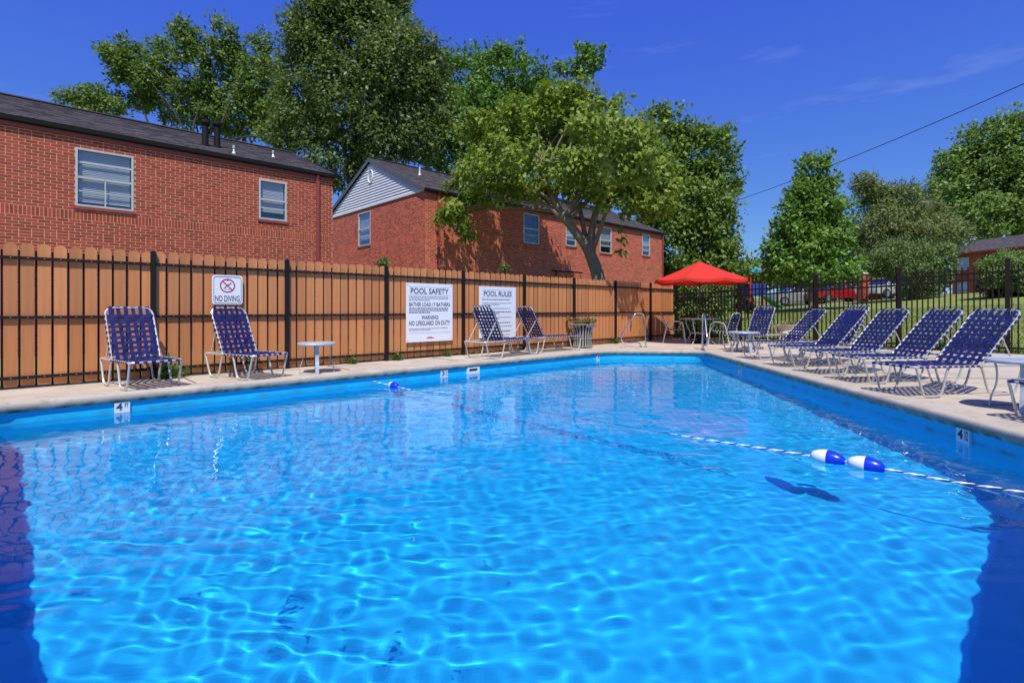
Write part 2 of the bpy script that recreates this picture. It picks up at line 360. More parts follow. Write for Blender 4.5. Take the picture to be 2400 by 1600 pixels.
# control joints cut in the deck
for i, (a, b) in enumerate([((4.92, 5.4), (9.6, 5.0)), ((4.97, 7.5), (9.4, 7.3)), ((5.0, 9.4), (8.2, 9.3)), ((5.0, 11.3), (9.0, 11.3)), ((3.2, 13.0), (3.1, 14.6)), ((2.0, 12.9), (1.5, 13.5))] +
                          [(tuple((Vector((-5.63, 5.2))+Vector(D[:2])*t_-Vector(N[:2])*.34)), tuple((Vector((-5.63, 5.2))+Vector(D[:2])*t_-Vector(N[:2])*1.20))) for t_ in (2.2, 4.4, 6.6, 8.8)]):
    mb = MB(); mb.bar((a[0], a[1], .003), (b[0], b[1], .003), .012, .006); mb.obj('deck_joint', soil, deck)
# lawn and ground: one sheet to the horizon, left open under the deck
def axis(lo, hi, fine0, fine1, st_):
    a = list(np.arange(fine0, fine1+1e-6, st_)); s_ = st_; x = fine0
    while x > lo: s_ *= 1.35; x -= s_; a.insert(0, x)
    s_ = st_; x = fine1
    while x < hi: s_ *= 1.35; x += s_; a.append(x)
    return np.array(a)
gx = axis(-900, 900, -14, 20, .4); gy = axis(-400, 1500, -10, 24, .4); XX, YY = np.meshgrid(gx, gy)
dx = XX-5.54; dy = YY-17.4; rr = dx*D.x+dy*D.y; qq = np.clip(dx*N.x+dy*N.y, -6, 8)
ZZ = np.where(rr <= 0, -.04, -.04+np.minimum(rr, 25)*(.056+.003*(qq+2.8))+np.clip(rr-25, 0, 120)*.028)
idx = np.arange(XX.size).reshape(XX.shape); Fq = np.stack([idx[:-1,:-1], idx[:-1,1:], idx[1:,1:], idx[1:,:-1]], -1).reshape(-1, 4)
cx = ((XX[:-1,:-1]+XX[1:,1:])/2).ravel(); cyy = ((YY[:-1,:-1]+YY[1:,1:])/2).ravel(); Fq = Fq[~inside(cx, cyy, offset(DECK, -.35))]
tag(link('ground', npmesh('ground', np.stack([XX, YY, ZZ], -1).reshape(-1, 3), Fq, grass_m, True)), kind='structure')
# grass blades on the near lawn behind the iron fence
nb = 52000; rng = np.random.default_rng(5); s_ = rng.uniform(-2, 13, nb); r_ = .15+14*rng.random(nb)**1.6
bx = FC.x+N.x*s_+D.x*r_; by = FC.y+N.y*s_+D.y*r_
qq = np.clip(s_, -6, 8); bz = -.04+r_*(.056+.003*(qq+2.8)); h = rng.uniform(.03, .075, nb); a_ = rng.uniform(0, 6.283, nb); wd = rng.uniform(.004, .008, nb)*1.6
lean = rng.uniform(-.03, .03, (nb, 2))
V = np.empty((nb, 3, 3)); V[:, 0] = np.stack([bx-np.cos(a_)*wd, by-np.sin(a_)*wd, bz], -1); V[:, 1] = np.stack([bx+np.cos(a_)*wd, by+np.sin(a_)*wd, bz], -1)
V[:, 2] = np.stack([bx+lean[:, 0], by+lean[:, 1], bz+h], -1)
tag(link('grass', npmesh('grass', V.reshape(-1, 3), np.arange(nb*3).reshape(-1, 3), blade_m)), 'short mown grass on the lawn behind the iron fence', 'grass', kind='stuff')
# driveway where the far cars stand
mb = MB(); ds = [at(1780, 0, 40), at(2250, 0, 37), at(2250, 0, 41.5), at(1780, 0, 46)]
mb.add([(p.x, p.y, gz(p.x, p.y)+.03) for p in ds], [(0, 1, 2, 3)]); asphalt = mat('asphalt', (.055, .053, .055), .9, noise=(2, .2)); tag(mb.obj('driveway', asphalt), kind='structure')

# ================================================================== TAN BOARD FENCE ON THE LEFT
fence = thing('privacy_fence', FP0, ANG, 'long tan dog-eared board fence with dark metal rails and posts along the left deck', 'fence')
P_ = .1557
bw = .127
top = [(bw/2, 1.782), (bw/2-.008, 1.803), (bw/2-.026, 1.818), (.0, 1.826), (-bw/2+.026, 1.818), (-bw/2+.008, 1.803), (-bw/2, 1.782)]
mb = MB(); mb.prism([(-bw/2, .035), (bw/2, .035)]+top, .020, .036); bme = mb.mesh('board', board_m)
rnd = random.Random(4)
i0 = -14
nbd = int((16.2-.014)/P_)
for i in range(i0, nbd):
    x = .014+P_*(i+.5); o = link('board', bme, fence, (x, rnd.uniform(-.002, .003), rnd.uniform(-.012, .008))); o.rotation_euler = (0, rnd.uniform(-.004, .004), 0)
pk = MB(); pk.box(-.011, .011, .040, .060, .02, 1.74); pme = pk.mesh('picket', iron)
for i in range(i0, nbd+1): link('picket', pme, fence, (.014+P_*i, 0, 0))
posts = [-2.17, -.31] + [1.558+1.865*i for i in range(0, 8)] + [16.17]
pk = MB(); pk.box(-.032, .032, -.032, .032, 0, 1.815); pk.add([(-.036,-.036,1.815),(.036,-.036,1.815),(.036,.036,1.815),(-.036,.036,1.815),(0,0,1.835)], [(0,1,4),(1,2,4),(2,3,4),(3,0,4),(3,2,1,0)])
pome = pk.mesh('post', iron)
for x in posts: link('post', pome, fence, (x, 0, 0))
for z in (1.64, .895, .141):
    for a, b in zip(posts[:-1], posts[1:]):
        m_ = MB(); m_.box(a+.033, b-.033, -.016, .0195, z-.018, z+.018); m_.obj('rail', iron, fence)
# screw heads (discs on the rail faces)
sc_ = MB()
for z in (1.64, .895, .141):
    for i in range(i0, nbd):
        x = .014+P_*(i+.5)
        if min(abs(x-p) for p in posts) > .05:
            c = [(x+.0065*math.cos(a), -.0185, z+.0065*math.sin(a)) for a in [k*math.pi/3 for k in range(6)]]; c2 = [(p[0], -.0155, p[2]) for p in c]
            sc_.add(c+c2, [(5,4,3,2,1,0)]+[(k, (k+1) % 6, (k+1) % 6+6, k+6) for k in range(6)])
tag(sc_.obj('screw_heads', screw_m, fence), kind='stuff')

# ================================================================== DARK IRON FENCE AT THE BACK RIGHT
ANG2 = math.atan2(N.y, N.x)
ifn = thing('iron_fence', (FC.x, FC.y, 0), ANG2, 'dark iron picket fence along the back right edge of the deck', 'fence')
def top_z(s): return 1.74+.046*(s-2.1)
ip = [0.0, 2.12, 4.25, 6.12, 8.08, 10.0, 11.9, 13.8]
mb = MB(); mb.box(-.0135, .0135, -.0135, .0135, .03, 1.74); mb.add([(-.0135,-.0135,1.74),(.0135,-.0135,1.74),(.0135,.0135,1.74),(-.0135,.0135,1.74),(0,0,1.77)], [(0,1,4),(1,2,4),(2,3,4),(3,0,4)]); ime = mb.mesh('picket', iron_b)
s = .10
while s < 13.8:
    if min(abs(s-p) for p in ip) > .05:
        o = link('picket', ime, ifn, (s, 0, 0)); o.scale = (1, 1, top_z(s)/1.77)
    s += .1045
for s in ip:
    mb = MB(); zt = top_z(s)+.09; mb.box(-.043, .043, -.043, .043, 0, zt); mb.add([(-.05,-.05,zt),(.05,-.05,zt),(.05,.05,zt),(-.05,.05,zt),(0,0,zt+.05)], [(0,1,4),(1,2,4),(2,3,4),(3,0,4),(3,2,1,0)]); mb.obj('post', iron_b, ifn, loc=(s, 0, 0))
for a, b in zip(ip[:-1], ip[1:]):
    for dz in (-.17, -.33, None):
        za, zb = (top_z(a)+dz, top_z(b)+dz) if dz else (.13, .13)
        mb = MB(); mb.bar((a+.044, 0, za), (b-.044, 0, zb), .036, .042); mb.obj('rail', iron_b, ifn)

# ================================================================== BRICK HOUSES
BL, BH, MJ = .2035, .0677, .019                    # stretcher pitch, course height, joint
def layout(u0, u1, z0, z1, band, holes):
    """brick rectangles (u0,u1,z0,z1,kind) of a running-bond wall with one soldier band and window holes"""
    out = []; rnd = random.Random(9)
    def put(a, b, c, d_, kind):
        a = max(a, u0); b = min(b, u1)
        if b-a < .03: return
        segs = [(a, b)]
        for h0, h1, k0, k1 in holes:
            if d_ <= k0+.012 or c >= k1-.012: continue
            ns = []
            for p, q in segs:
                if q <= h0 or p >= h1: ns.append((p, q))
                else:
                    if h0-p > .03: ns.append((p, h0-.004))
                    if q-h1 > .03: ns.append((h1+.004, q))
            segs = ns
        for p, q in segs: out.append((p, q, c, d_, kind if (p, q) == (a, b) and abs((b-a)-(BL-MJ)) < .002 else ('soldier' if kind == 'soldier' else 'cut')))
    zb0, zb1 = band
    nlow = int(math.ceil((zb0-z0)/BH)); rows_ = [(zb0-BH*(i+1), i) for i in range(nlow)]
    rows_ += [(zb1+BH*i, i+1) for i in range(int((z1-zb1)/BH)+1)]
    for z, i in rows_:
        a = u0-(BL/2 if i % 2 else 0); head = (i % 6 == 5)
        while a < u1:
            L_ = BL/2 if head and rnd.random() < .4 else BL
            put(a, a+L_-MJ, z+MJ/2, min(z+BH-MJ/2, z1), 'full' if L_ == BL else 'cut'); a += L_
    a = u0
    while a < u1: put(a, a+.0677-.016, zb0+MJ/2, zb1-MJ/2, 'soldier'); a += .0677
    return out
def brick_wall(house, name, u0, u1, z0, z1, band, holes, bm, mm, place, singles=0, key=None, backing=True):
    """place(u0,u1,d0,d1,z0,z1) -> box in the house's own axes; d = depth out of the wall (negative = proud)"""
    bb = MB()
    # mortar backing, cut round the windows
    us = sorted({u0, u1, *[h[0] for h in holes], *[h[1] for h in holes]})
    for a, b in zip(us[:-1], us[1:]):
        zs = sorted([(h[2], h[3]) for h in holes if h[0] <= a+1e-6 and h[1] >= b-1e-6]); z = z0
        for k0, k1 in zs: bb.box(*place(a, b, 0, .1, z, k0)); z = k1
        bb.box(*place(a, b, 0, .1, z, z1))
    wall = bb.obj(name, mm, house)
    br = layout(u0, u1, z0, z1, band, holes)
    pr = -.004
    chosen = set()
    if singles:
        cand = sorted([i for i, q in enumerate(br) if q[4] in ('full', 'soldier') and q[3] > 1.9 and q[0] > -.2], key=lambda i: key(br[i]))[:singles]; chosen = set(cand)
        f = MB(); f.box(0, BL-MJ, pr, .0, 0, BH-MJ); fm = f.mesh('brick', bm)
        f = MB(); f.box(0, .0677-.016, pr, .0, 0, band[1]-band[0]-MJ); sm = f.mesh('brick', bm)
        for i in cand:
            q = br[i]; link('brick', fm if q[4] == 'full' else sm, wall, (q[0], 0, q[2]))
    mb = MB(); rnd = random.Random(2)
    for i, q in enumerate(br):
        if i in chosen: continue
        j = rnd.uniform(-.002, .001); mb.box(*place(q[0], q[1], pr+j, .0, q[2], q[3]))
    tag(mb.obj('brickwork', bm, wall), kind='stuff')
    return wall
front = lambda a, b, d0, d1, z0, z1: (a, b, d0, d1, z0, z1)          # wall in the local xz plane, outside = -y
gable = lambda a, b, d0, d1, z0, z1: (d0, d1, a, b, z0, z1)          # wall in the local yz plane, outside = -x
def tilt(place, a, b, z):                         # one tilted blind slat
    q0 = place(a, b, .082, .090, z-.0365, z); x0, x1, y0, y1, z0, z1 = q0
    if place is gable: v = [(x0, y0, z0), (x0, y1, z0), (x1, y1, z1), (x1, y0, z1)]
    else: v = [(x0, y0, z0), (x1, y0, z0), (x1, y1, z1), (x0, y1, z1)]
    return v, [(0, 1, 2, 3)]
def window(house, u0, u1, z0, z1, place, style='double', sill=True, sill_m=None, blind=True, seed=0):
    """aluminium sash window: frame > pane, sash rails, muntins, blind, sill"""
    f = .042; mb = MB(); P = lambda *q: mb.box(*place(*q))
    P(u0, u0+f, -.014, .07, z0, z1); P(u1-f, u1, -.014, .07, z0, z1); P(u0+f, u1-f, -.014, .07, z0, z0+f); P(u0+f, u1-f, -.014, .07, z1-f, z1)
    fr = mb.obj('window', alu, house)
    zm = (z0+z1)/2
    def part(nm, m, *boxes):
        b_ = MB()
        for q in boxes: b_.box(*place(*q))
        return b_.obj(nm, m, fr)
    part('meeting_rail', alu, (u0+f, u1-f, -.004, .05, zm-.022, zm+.022))
    part('upper_pane', pane_m, (u0+f, u1-f, .034, .038, zm+.022, z1-f)); part('lower_pane', pane_m, (u0+f, u1-f, .020, .024, z0+f, zm-.022))
    if style == 'grid':
        part('muntin', alu, (u0+f, u1-f, .010, .030, z0+f+(zm-z0-f)*.5-.012, z0+f+(zm-z0-f)*.5+.012))
        part('muntin', alu, ((u0+u1)/2-.012, (u0+u1)/2+.012, .008, .019, z0+f, zm-.022))
        part('muntin', alu, (u0+f, u1-f, .024, .046, zm+.022+(z1-f-zm)*.52-.016, zm+.022+(z1-f-zm)*.52+.016))
    else:
        part('muntin', alu, (u0+f, u1-f, .010, .030, z0+f+(zm-z0-f)*.55-.013, z0+f+(zm-z0-f)*.55+.013))
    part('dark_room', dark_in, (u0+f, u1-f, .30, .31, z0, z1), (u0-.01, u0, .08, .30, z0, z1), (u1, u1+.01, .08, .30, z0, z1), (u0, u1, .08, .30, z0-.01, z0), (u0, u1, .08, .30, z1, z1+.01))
    if blind:
        b_ = MB(); rnd = random.Random(seed); z = z1-f-.01; stop = z0+(z1-z0)*rnd.uniform(.05, .3)
        while z > stop:
            b_.add(*tilt(place, u0+f+.02, u1-f-.02, z)); z -= .040
        b_.obj('blind', blind_m, fr)
    if sill: part('sill', sill_m or trim_m, (u0-.03, u1+.03, -.035, .05, z0-.075, z0-.004))
    return fr
def roof_slope(parent, name, x0, x1, ya, za, yb, zb, seed):
    """deck board plus rows of single shingle tabs; (ya,za) eave, (yb,zb) ridge"""
    mb = MB(); n = Vector((0, -(zb-za), yb-ya)).normalized()
    if n.z < 0: n = -n
    t = Vector((0, yb-ya, zb-za)); L_ = t.length; t.normalize(); a = Vector((0, ya, za))
    q = [Vector((x0, 0, 0))+a, Vector((x1, 0, 0))+a, Vector((x1, 0, 0))+a+t*L_, Vector((x0, 0, 0))+a+t*L_]
    mb.add(q+[p-n*.04 for p in q], [(0,1,2,3),(7,6,5,4),(0,4,5,1),(1,5,6,2),(2,6,7,3),(3,7,4,0)]); rf = mb.obj(name, gutter_m, parent)
    mb = MB(); rnd = random.Random(seed); rows_ = int(L_/.14)
    for i in range(rows_):
        s0 = i*.14-.01; s1 = min(s0+.20, L_); x = x0-rnd.uniform(0, .25)
        while x < x1:
            wd = rnd.uniform(.15, .32); xa, xb = max(x, x0)+.002, min(x+wd, x1)-.002; x += wd
            if xb-xa < .02: continue
            h0 = rnd.uniform(.012, .020); h1 = .003
            p = [a+t*s0+n*h0, a+t*s1+n*h1]; bq = [a+t*s0+n*.001, a+t*s1+n*.001]; X0 = Vector((xa, 0, 0)); X1 = Vector((xb, 0, 0))
            mb.add([p[0]+X0, p[0]+X1, p[1]+X1, p[1]+X0, bq[0]+X0, bq[0]+X1], [(0,1,2,3), (4,5,1,0), (0,3,4), (1,5,2)])
    tag(mb.obj('shingles', shingle, rf), kind='stuff'); return rf
# ---- near house, upper storey over the fence
H1 = Vector((-10.76, 10.85, 0))
h1 = thing('brick_house', H1, ANG, 'red brick house with dark shingle roof, two flues and two windows behind the left fence', 'house')
holes1 = [(1.21, 2.28, 3.34, 4.66), (5.11, 5.86, 3.51, 4.62)]
kk = lambda q: (q[0]+q[1])/2*.9 + abs((q[2]+q[3])/2-3.2)*1.0
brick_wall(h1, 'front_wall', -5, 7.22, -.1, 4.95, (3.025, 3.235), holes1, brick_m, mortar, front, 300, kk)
mb = MB(); mb.box(7.12, 7.22, .101, 6.94, -.1, 4.95)
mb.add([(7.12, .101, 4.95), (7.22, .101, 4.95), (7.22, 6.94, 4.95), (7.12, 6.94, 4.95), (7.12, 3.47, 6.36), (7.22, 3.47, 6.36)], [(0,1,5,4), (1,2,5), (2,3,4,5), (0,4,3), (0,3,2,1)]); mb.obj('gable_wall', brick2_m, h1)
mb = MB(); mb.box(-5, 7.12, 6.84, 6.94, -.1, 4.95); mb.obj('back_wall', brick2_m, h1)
window(h1, 1.21, 2.28, 3.34, 4.66, front, 'grid', seed=1); window(h1, 5.11, 5.86, 3.51, 4.62, front, 'plain', seed=5)
mb = MB(); mb.box(-5, 7.235, -.035, -.0125, 4.885, 4.97); mb.obj('frieze_board', trim_m, h1)
mb = MB()
mb.add([(-5, -.04, 4.975), (7.28, -.04, 4.975), (7.28, -.12, 5.0), (-5, -.12, 5.0), (-5, -.13, 5.075), (7.28, -.13, 5.075), (7.28, -.04, 5.085), (-5, -.04, 5.085)], [(0,1,2,3), (3,2,5,4), (4,5,6,7), (7,6,1,0), (1,6,5,2), (0,3,4,7)]); mb.obj('gutter', gutter_m, h1)
mb = MB(); mb.box(6.70, 6.79, -.075, -.012, 0, 4.87); mb.tube(smoothpath([(6.745, -.045, 4.85), (6.745, -.06, 4.92), (6.745, -.08, 4.98)]), .04, 8); mb.obj('downspout', trim_m, h1)
roof_slope(h1, 'front_roof', -5, 7.30, -.11, 5.09, 3.47, 6.53, 3); roof_slope(h1, 'back_roof', -5, 7.30, 7.2, 5.07, 3.475, 6.53, 4)
mb = MB(); mb.bar((-5, 3.47, 6.545), (7.30, 3.47, 6.545), .22, .03); mb.obj('ridge_cap', shingle, h1)
mb = MB(); mb.bar((7.29, -.27, 5.0), (7.29, 3.47, 6.46), .03, .13); mb.bar((7.29, 7.2, 5.0), (7.29, 3.48, 6.46), .03, .13); mb.obj('rake_board', gutter_m, h1)
def on_roof(px, py):                              # where a line of sight meets the front roof slope, in house axes
    dr = Vector(((px-1200)/FPX, 1, (HOR-py)/FPX)); m_ = -N; k = (6.53-5.09)/3.58
    o_ = Vector((0, 0, 1))-H1
    # plane: z - 5.07 - k (b + .27) = 0 with b = p.m
    s_ = -(o_.z-5.09-k*(o_.dot(m_)+.11))/(dr.z-k*dr.dot(m_)); p = o_+dr*s_
    return (p.dot(D), p.dot(m_), p.z)
for px, py, top_ in ((481, 342, 283), (509, 346, 287)):
    x, y, z = on_roof(px, py); Yd = (H1+D*x-N*y).y; hh = (py-top_)/FPX*Yd
    mb = MB(); mb.lathe([(.11, -.12), (.11, .03), (.082, .04), (.082, hh-.14), (.095, hh-.13), (.095, hh-.10), (.082, hh-.09)], 20)
    fl_ = mb.obj('flue_pipe', gutter_m, h1, True, (x, y, z))
    mb = MB(); mb.lathe([(.082, hh-.095), (.125, hh-.085), (.13, hh-.03), (.10, hh-.005), (.06, hh+.02), (.001, hh+.025)], 20); mb.obj('flue_cap', gutter_m, fl_, True)
for px, py, hh in ((548, 360, .20), (640, 368, .17)):
    x, y, z = on_roof(px, py); mb = MB(); mb.lathe([(.08, -.06), (.05, .02), (.022, .06), (.022, hh), (.001, hh)], 14); mb.lathe([(.022, hh*.75), (.034, hh*.72), (.034, hh+.02), (.001, hh+.03)], 14); mb.obj('vent_pipe', alu, h1, True, (x, y, z))
# ---- second house, gable towards the camera
H2 = Vector((-3.2, 19.0, 0)); EV = 5.45
h2 = thing('brick_house', H2, ANG, 'red brick house with white sided gable and round vent behind the spreading tree', 'house')
W2 = 8.2; L2 = 16.55; AP = 7.36
holes2 = [(1.40, 2.0, 4.0, 5.1), (5.07, 6.04, 3.88, 5.18), (7.87, 8.62, 4.0, 5.0), (10.5, 11.48, 3.86, 5.18), (14.35, 15.13, 4.0, 5.18), (3.0, 4.0, .9, 2.2), (11.0, 12.0, .9, 2.2)]
brick_wall(h2, 'front_wall', .004, L2, -.1, EV, (3.58, 3.785), holes2, brick2_m, mortar2, front)
holesg = [(4.14, 5.25, 3.75, 5.2)]
brick_wall(h2, 'gable_wall', -.002, W2, -.1, EV-.03, (3.58, 3.785), holesg, brick2_m, mortar2, gable)
for i, q in enumerate(holes2): window(h2, *q[:2], *q[2:], front, 'plain', seed=20+i, blind=i != 1)
window(h2, *holesg[0], gable, 'plain', seed=40)
mb = MB(); mb.box(L2-.1, L2, .101, W2, -.1, EV); mb.add([(L2-.1, 0, EV), (L2, 0, EV), (L2, W2, EV), (L2-.1, W2, EV), (L2-.1, W2/2, AP-.08), (L2, W2/2, AP-.08)], [(0,1,5,4), (1,2,5), (2,3,4,5), (0,4,3), (0,3,2,1)]); mb.obj('far_gable_wall', brick2_m, h2)
mb = MB(); mb.box(.101, L2-.1, W2-.1, W2, -.1, EV); mb.obj('back_wall', brick2_m, h2)
# sided gable: every lap board its own piece
k = (AP-.10-EV)/(W2/2); nb_ = 16; hb = (AP-.12-EV)/nb_
gback = MB(); gback.add([(.02, .05, EV-.03), (.02, W2-.05, EV-.03), (.02, W2/2, AP-.12), (.1, .05, EV-.03), (.1, W2-.05, EV-.03), (.1, W2/2, AP-.12)], [(0,2,1), (3,4,5), (0,1,4,3), (1,2,5,4), (2,0,3,5)]); gb = gback.obj('gable_siding', siding_m, h2)
for i in range(nb_):
    za = EV-.03+i*hb; zb_ = za+hb*1.12; ya = (za-EV+.03)/k+.0; yb_ = min((zb_-EV+.03)/k, W2/2-.01)
    m_ = MB(); m_.add([(-.055, ya+.02, za), (-.055, W2-ya-.02, za), (-.004, W2-yb_-.02, zb_), (-.004, yb_+.02, zb_), (-.012, ya+.02, za-.002), (-.012, W2-ya-.02, za-.002)], [(0,3,2,1), (0,1,5,4), (4,5,2,3)]); m_.obj('siding_board', siding_m, gb)
vc = (-.05, W2/2-.05, 6.62); m_ = MB()
for a, b, x in ((.19, .15, -.055),):
    pts = [(x, vc[1]+.20*math.cos(t_), vc[2]+.27*math.sin(t_)) for t_ in [2*math.pi*j/24 for j in range(24)]]; m_.tube(pts, .030, 8, closed=True)
vf = m_.obj('gable_vent', siding_m, h2, True)
for j in range(9):
    z = -.22+.055*j; hw = .19*math.sqrt(max(0, 1-(z/.27)**2)); m_ = MB(); m_.add([(-.055, vc[1]-hw, vc[2]+z), (-.055, vc[1]+hw, vc[2]+z), (-.03, vc[1]+hw, vc[2]+z+.035), (-.03, vc[1]-hw, vc[2]+z+.035), (-.045, vc[1]-hw, vc[2]+z-.006), (-.045, vc[1]+hw, vc[2]+z-.006)], [(0,1,2,3), (0,4,5,1), (4,3,2,5)]); m_.obj('louvre', siding_m, vf)
mb = MB(); mb.box(-.05, -.0, .0, W2, EV-.10, EV-.035); mb.obj('gable_trim', white_m, h2)
roof_slope(h2, 'front_roof', -.12, L2+.15, -.14, EV-.02, W2/2, AP+.05, 7); roof_slope(h2, 'back_roof', -.12, L2+.15, W2+.28, EV-.02, W2/2+.005, AP+.05, 8)
mb = MB(); mb.bar((-.12, W2/2, AP+.065), (L2+.15, W2/2, AP+.065), .22, .03); mb.obj('ridge_cap', shingle, h2)
for s_ in (0, 1):
    ya, yb_ = ((-.14, W2/2), (W2+.28, W2/2))[s_]; mb = MB(); mb.bar((-.115, ya, EV-.09), (-.115, yb_, AP-.03), .028, .16); mb.obj('rake_board', fascia_g, h2)
mb = MB(); mb.box(.0, L2, -.035, -.0125, EV-.17, EV-.06); mb.obj('frieze_board', trim_m, h2)
mb = MB(); mb.add([(-.12, -.05, EV-.12), (L2+.13, -.05, EV-.12), (L2+.13, -.14, EV-.10), (-.12, -.14, EV-.10), (-.12, -.15, EV-.02), (L2+.13, -.15, EV-.02), (L2+.13, -.05, EV-.015), (-.12, -.05, EV-.015)], [(0,1,2,3), (3,2,5,4), (4,5,6,7), (7,6,1,0), (1,6,5,2), (0,3,4,7)]); mb.obj('gutter', gutter_m, h2)
for x in (.575, L2-.12):
    mb = MB(); mb.box(x-.045, x+.045, -.075, -.014, 0, EV-.25); mb.tube(smoothpath([(x, -.045, EV-.27), (x, -.06, EV-.18), (x, -.10, EV-.10)]), .04, 8); mb.obj('downspout', trim_m, h2)
x, y, z = 1.2, 2.2, EV+.02+2.48*(AP+.07-EV)/(W2/2+.28); mb = MB(); mb.lathe([(.08, -.06), (.04, .05), (.035, .28), (.001, .28)], 12); mb.obj('vent_pipe', alu, h2, True, (x, y, z))
mb = MB(); mb.tube([(6.9, -.16, 2.75), (8.9, -.16, 2.75)], .035, 8); mb.tube([(6.9, -.16, 2.75), (6.9, -.02, 2.75)], .03, 8); mb.tube([(8.9, -.16, 2.75), (8.9, -.02, 2.75)], .03, 8); mb.tube([(7.0, -.16, 2.75), (7.0, -.16, 1.2)], .03, 8); mb.obj('conduit', gutter_m, h2, True)
# ---- third house, far right beyond the lawn
c3 = at(2232, 0, 60); b3 = gz(c3.x, c3.y)
a3 = math.atan2(-1, .144)
h3 = thing('brick_house', (c3.x, c3.y, b3), a3, 'distant red brick house with grey-brown roof behind the trimmed hedge at the far right', 'house')
E3 = 4.75
holes3 = [(.6, 1.9, 2.9, 4.2), (3.2, 4.1, 2.2, 4.3), (6.2, 7.4, 2.9, 4.2), (9.5, 10.8, 2.9, 4.2), (.6, 1.9, .35, 1.6), (6.2, 7.4, .35, 1.6)]
mb = MB()
us = sorted({0, 22, *[q[0] for q in holes3], *[q[1] for q in holes3]})
for a, b in zip(us[:-1], us[1:]):
    z = -.6
    for k0, k1 in sorted([(q[2], q[3]) for q in holes3 if q[0] <= a+1e-6 and q[1] >= b-1e-6]): mb.box(a, b, 0, .1, z, k0); z = k1
    mb.box(a, b, 0, .1, z, E3)
mb.box(0, .1, .101, 8, -.6, E3); mb.box(21.9, 22, .101, 8, -.6, E3); mb.box(.1, 21.9, 7.9, 8, -.6, E3); mb.obj('wall', brick2_m, h3)
for i, q in enumerate(holes3):
    if i != 1: window(h3, *q, front, 'plain', sill_m=white_m, seed=60+i)
mb = MB(); mb.box(3.2, 4.1, .05, .09, 2.2, 4.3); dr_ = mb.obj('door', dark_in, h3); mb = MB(); mb.lathe([(.001, -.05), (.03, -.04), (.03, 0)], 10); mb.obj('handle', steel, dr_, loc=(3.95, .04, 3.2))
roof_slope(h3, 'front_roof', -.4, 22.4, -.5, E3-.05, 4.0, E3+1.75, 11); roof_slope(h3, 'back_roof', -.4, 22.4, 8.5, E3-.05, 4.01, E3+1.75, 12)
mb = MB(); mb.add([(.0, .0, E3), (.0, 8, E3), (.0, 4, E3+1.65), (.1, 0, E3), (.1, 8, E3), (.1, 4, E3+1.65)], [(0,2,1), (3,4,5), (0,1,4,3), (1,2,5,4), (2,0,3,5)]); mb.obj('gable', siding_m, h3)
mb = MB(); mb.box(-.4, 22.4, -.56, -.5, E3-.17, E3+.0); mb.obj('fascia', trim_m, h3)
# ================================================================== STRAP LOUNGERS
SZ = .345; HW = .29
def wave_strap(L_, n, phase, w, axis, wrap):
    """woven strap from -L_/2 to L_/2 along y ('y') or from 0 to L_ along x ('x')"""
    mb = MB(); pts = []
    for i in range(n):
        c = (i+.5)/n; zz = .0045*(1 if (i+phase) % 2 else -1)
        pts.append((c, zz))
    if axis == 'y':
        P = [(0, -L_/2-.017, -.016), (0, -L_/2-.016, .004)] + [(0, (c-.5)*L_, z+.006) for c, z in pts] + [(0, L_/2+.016, .004), (0, L_/2+.017, -.016)]; mb.ribbon(P, (1, 0, 0), w, .003)
    else:
        P = [(-.017, 0, -.016), (-.016, 0, .006)] + [(c*L_, 0, z+.006) for c, z in pts] + ([(L_, 0, .004)] if not wrap else [(L_+.016, 0, .006), (L_+.017, 0, -.016)]); mb.ribbon(P, (0, 1, 0), w, .003)
    return mb.mesh('strap', strap_m)
cross = [wave_strap(2*HW, 6, p, .041, 'y', True) for p in (0, 1)]
bcross = [wave_strap(2*HW-.04, 6, p, .041, 'y', True) for p in (0, 1)]
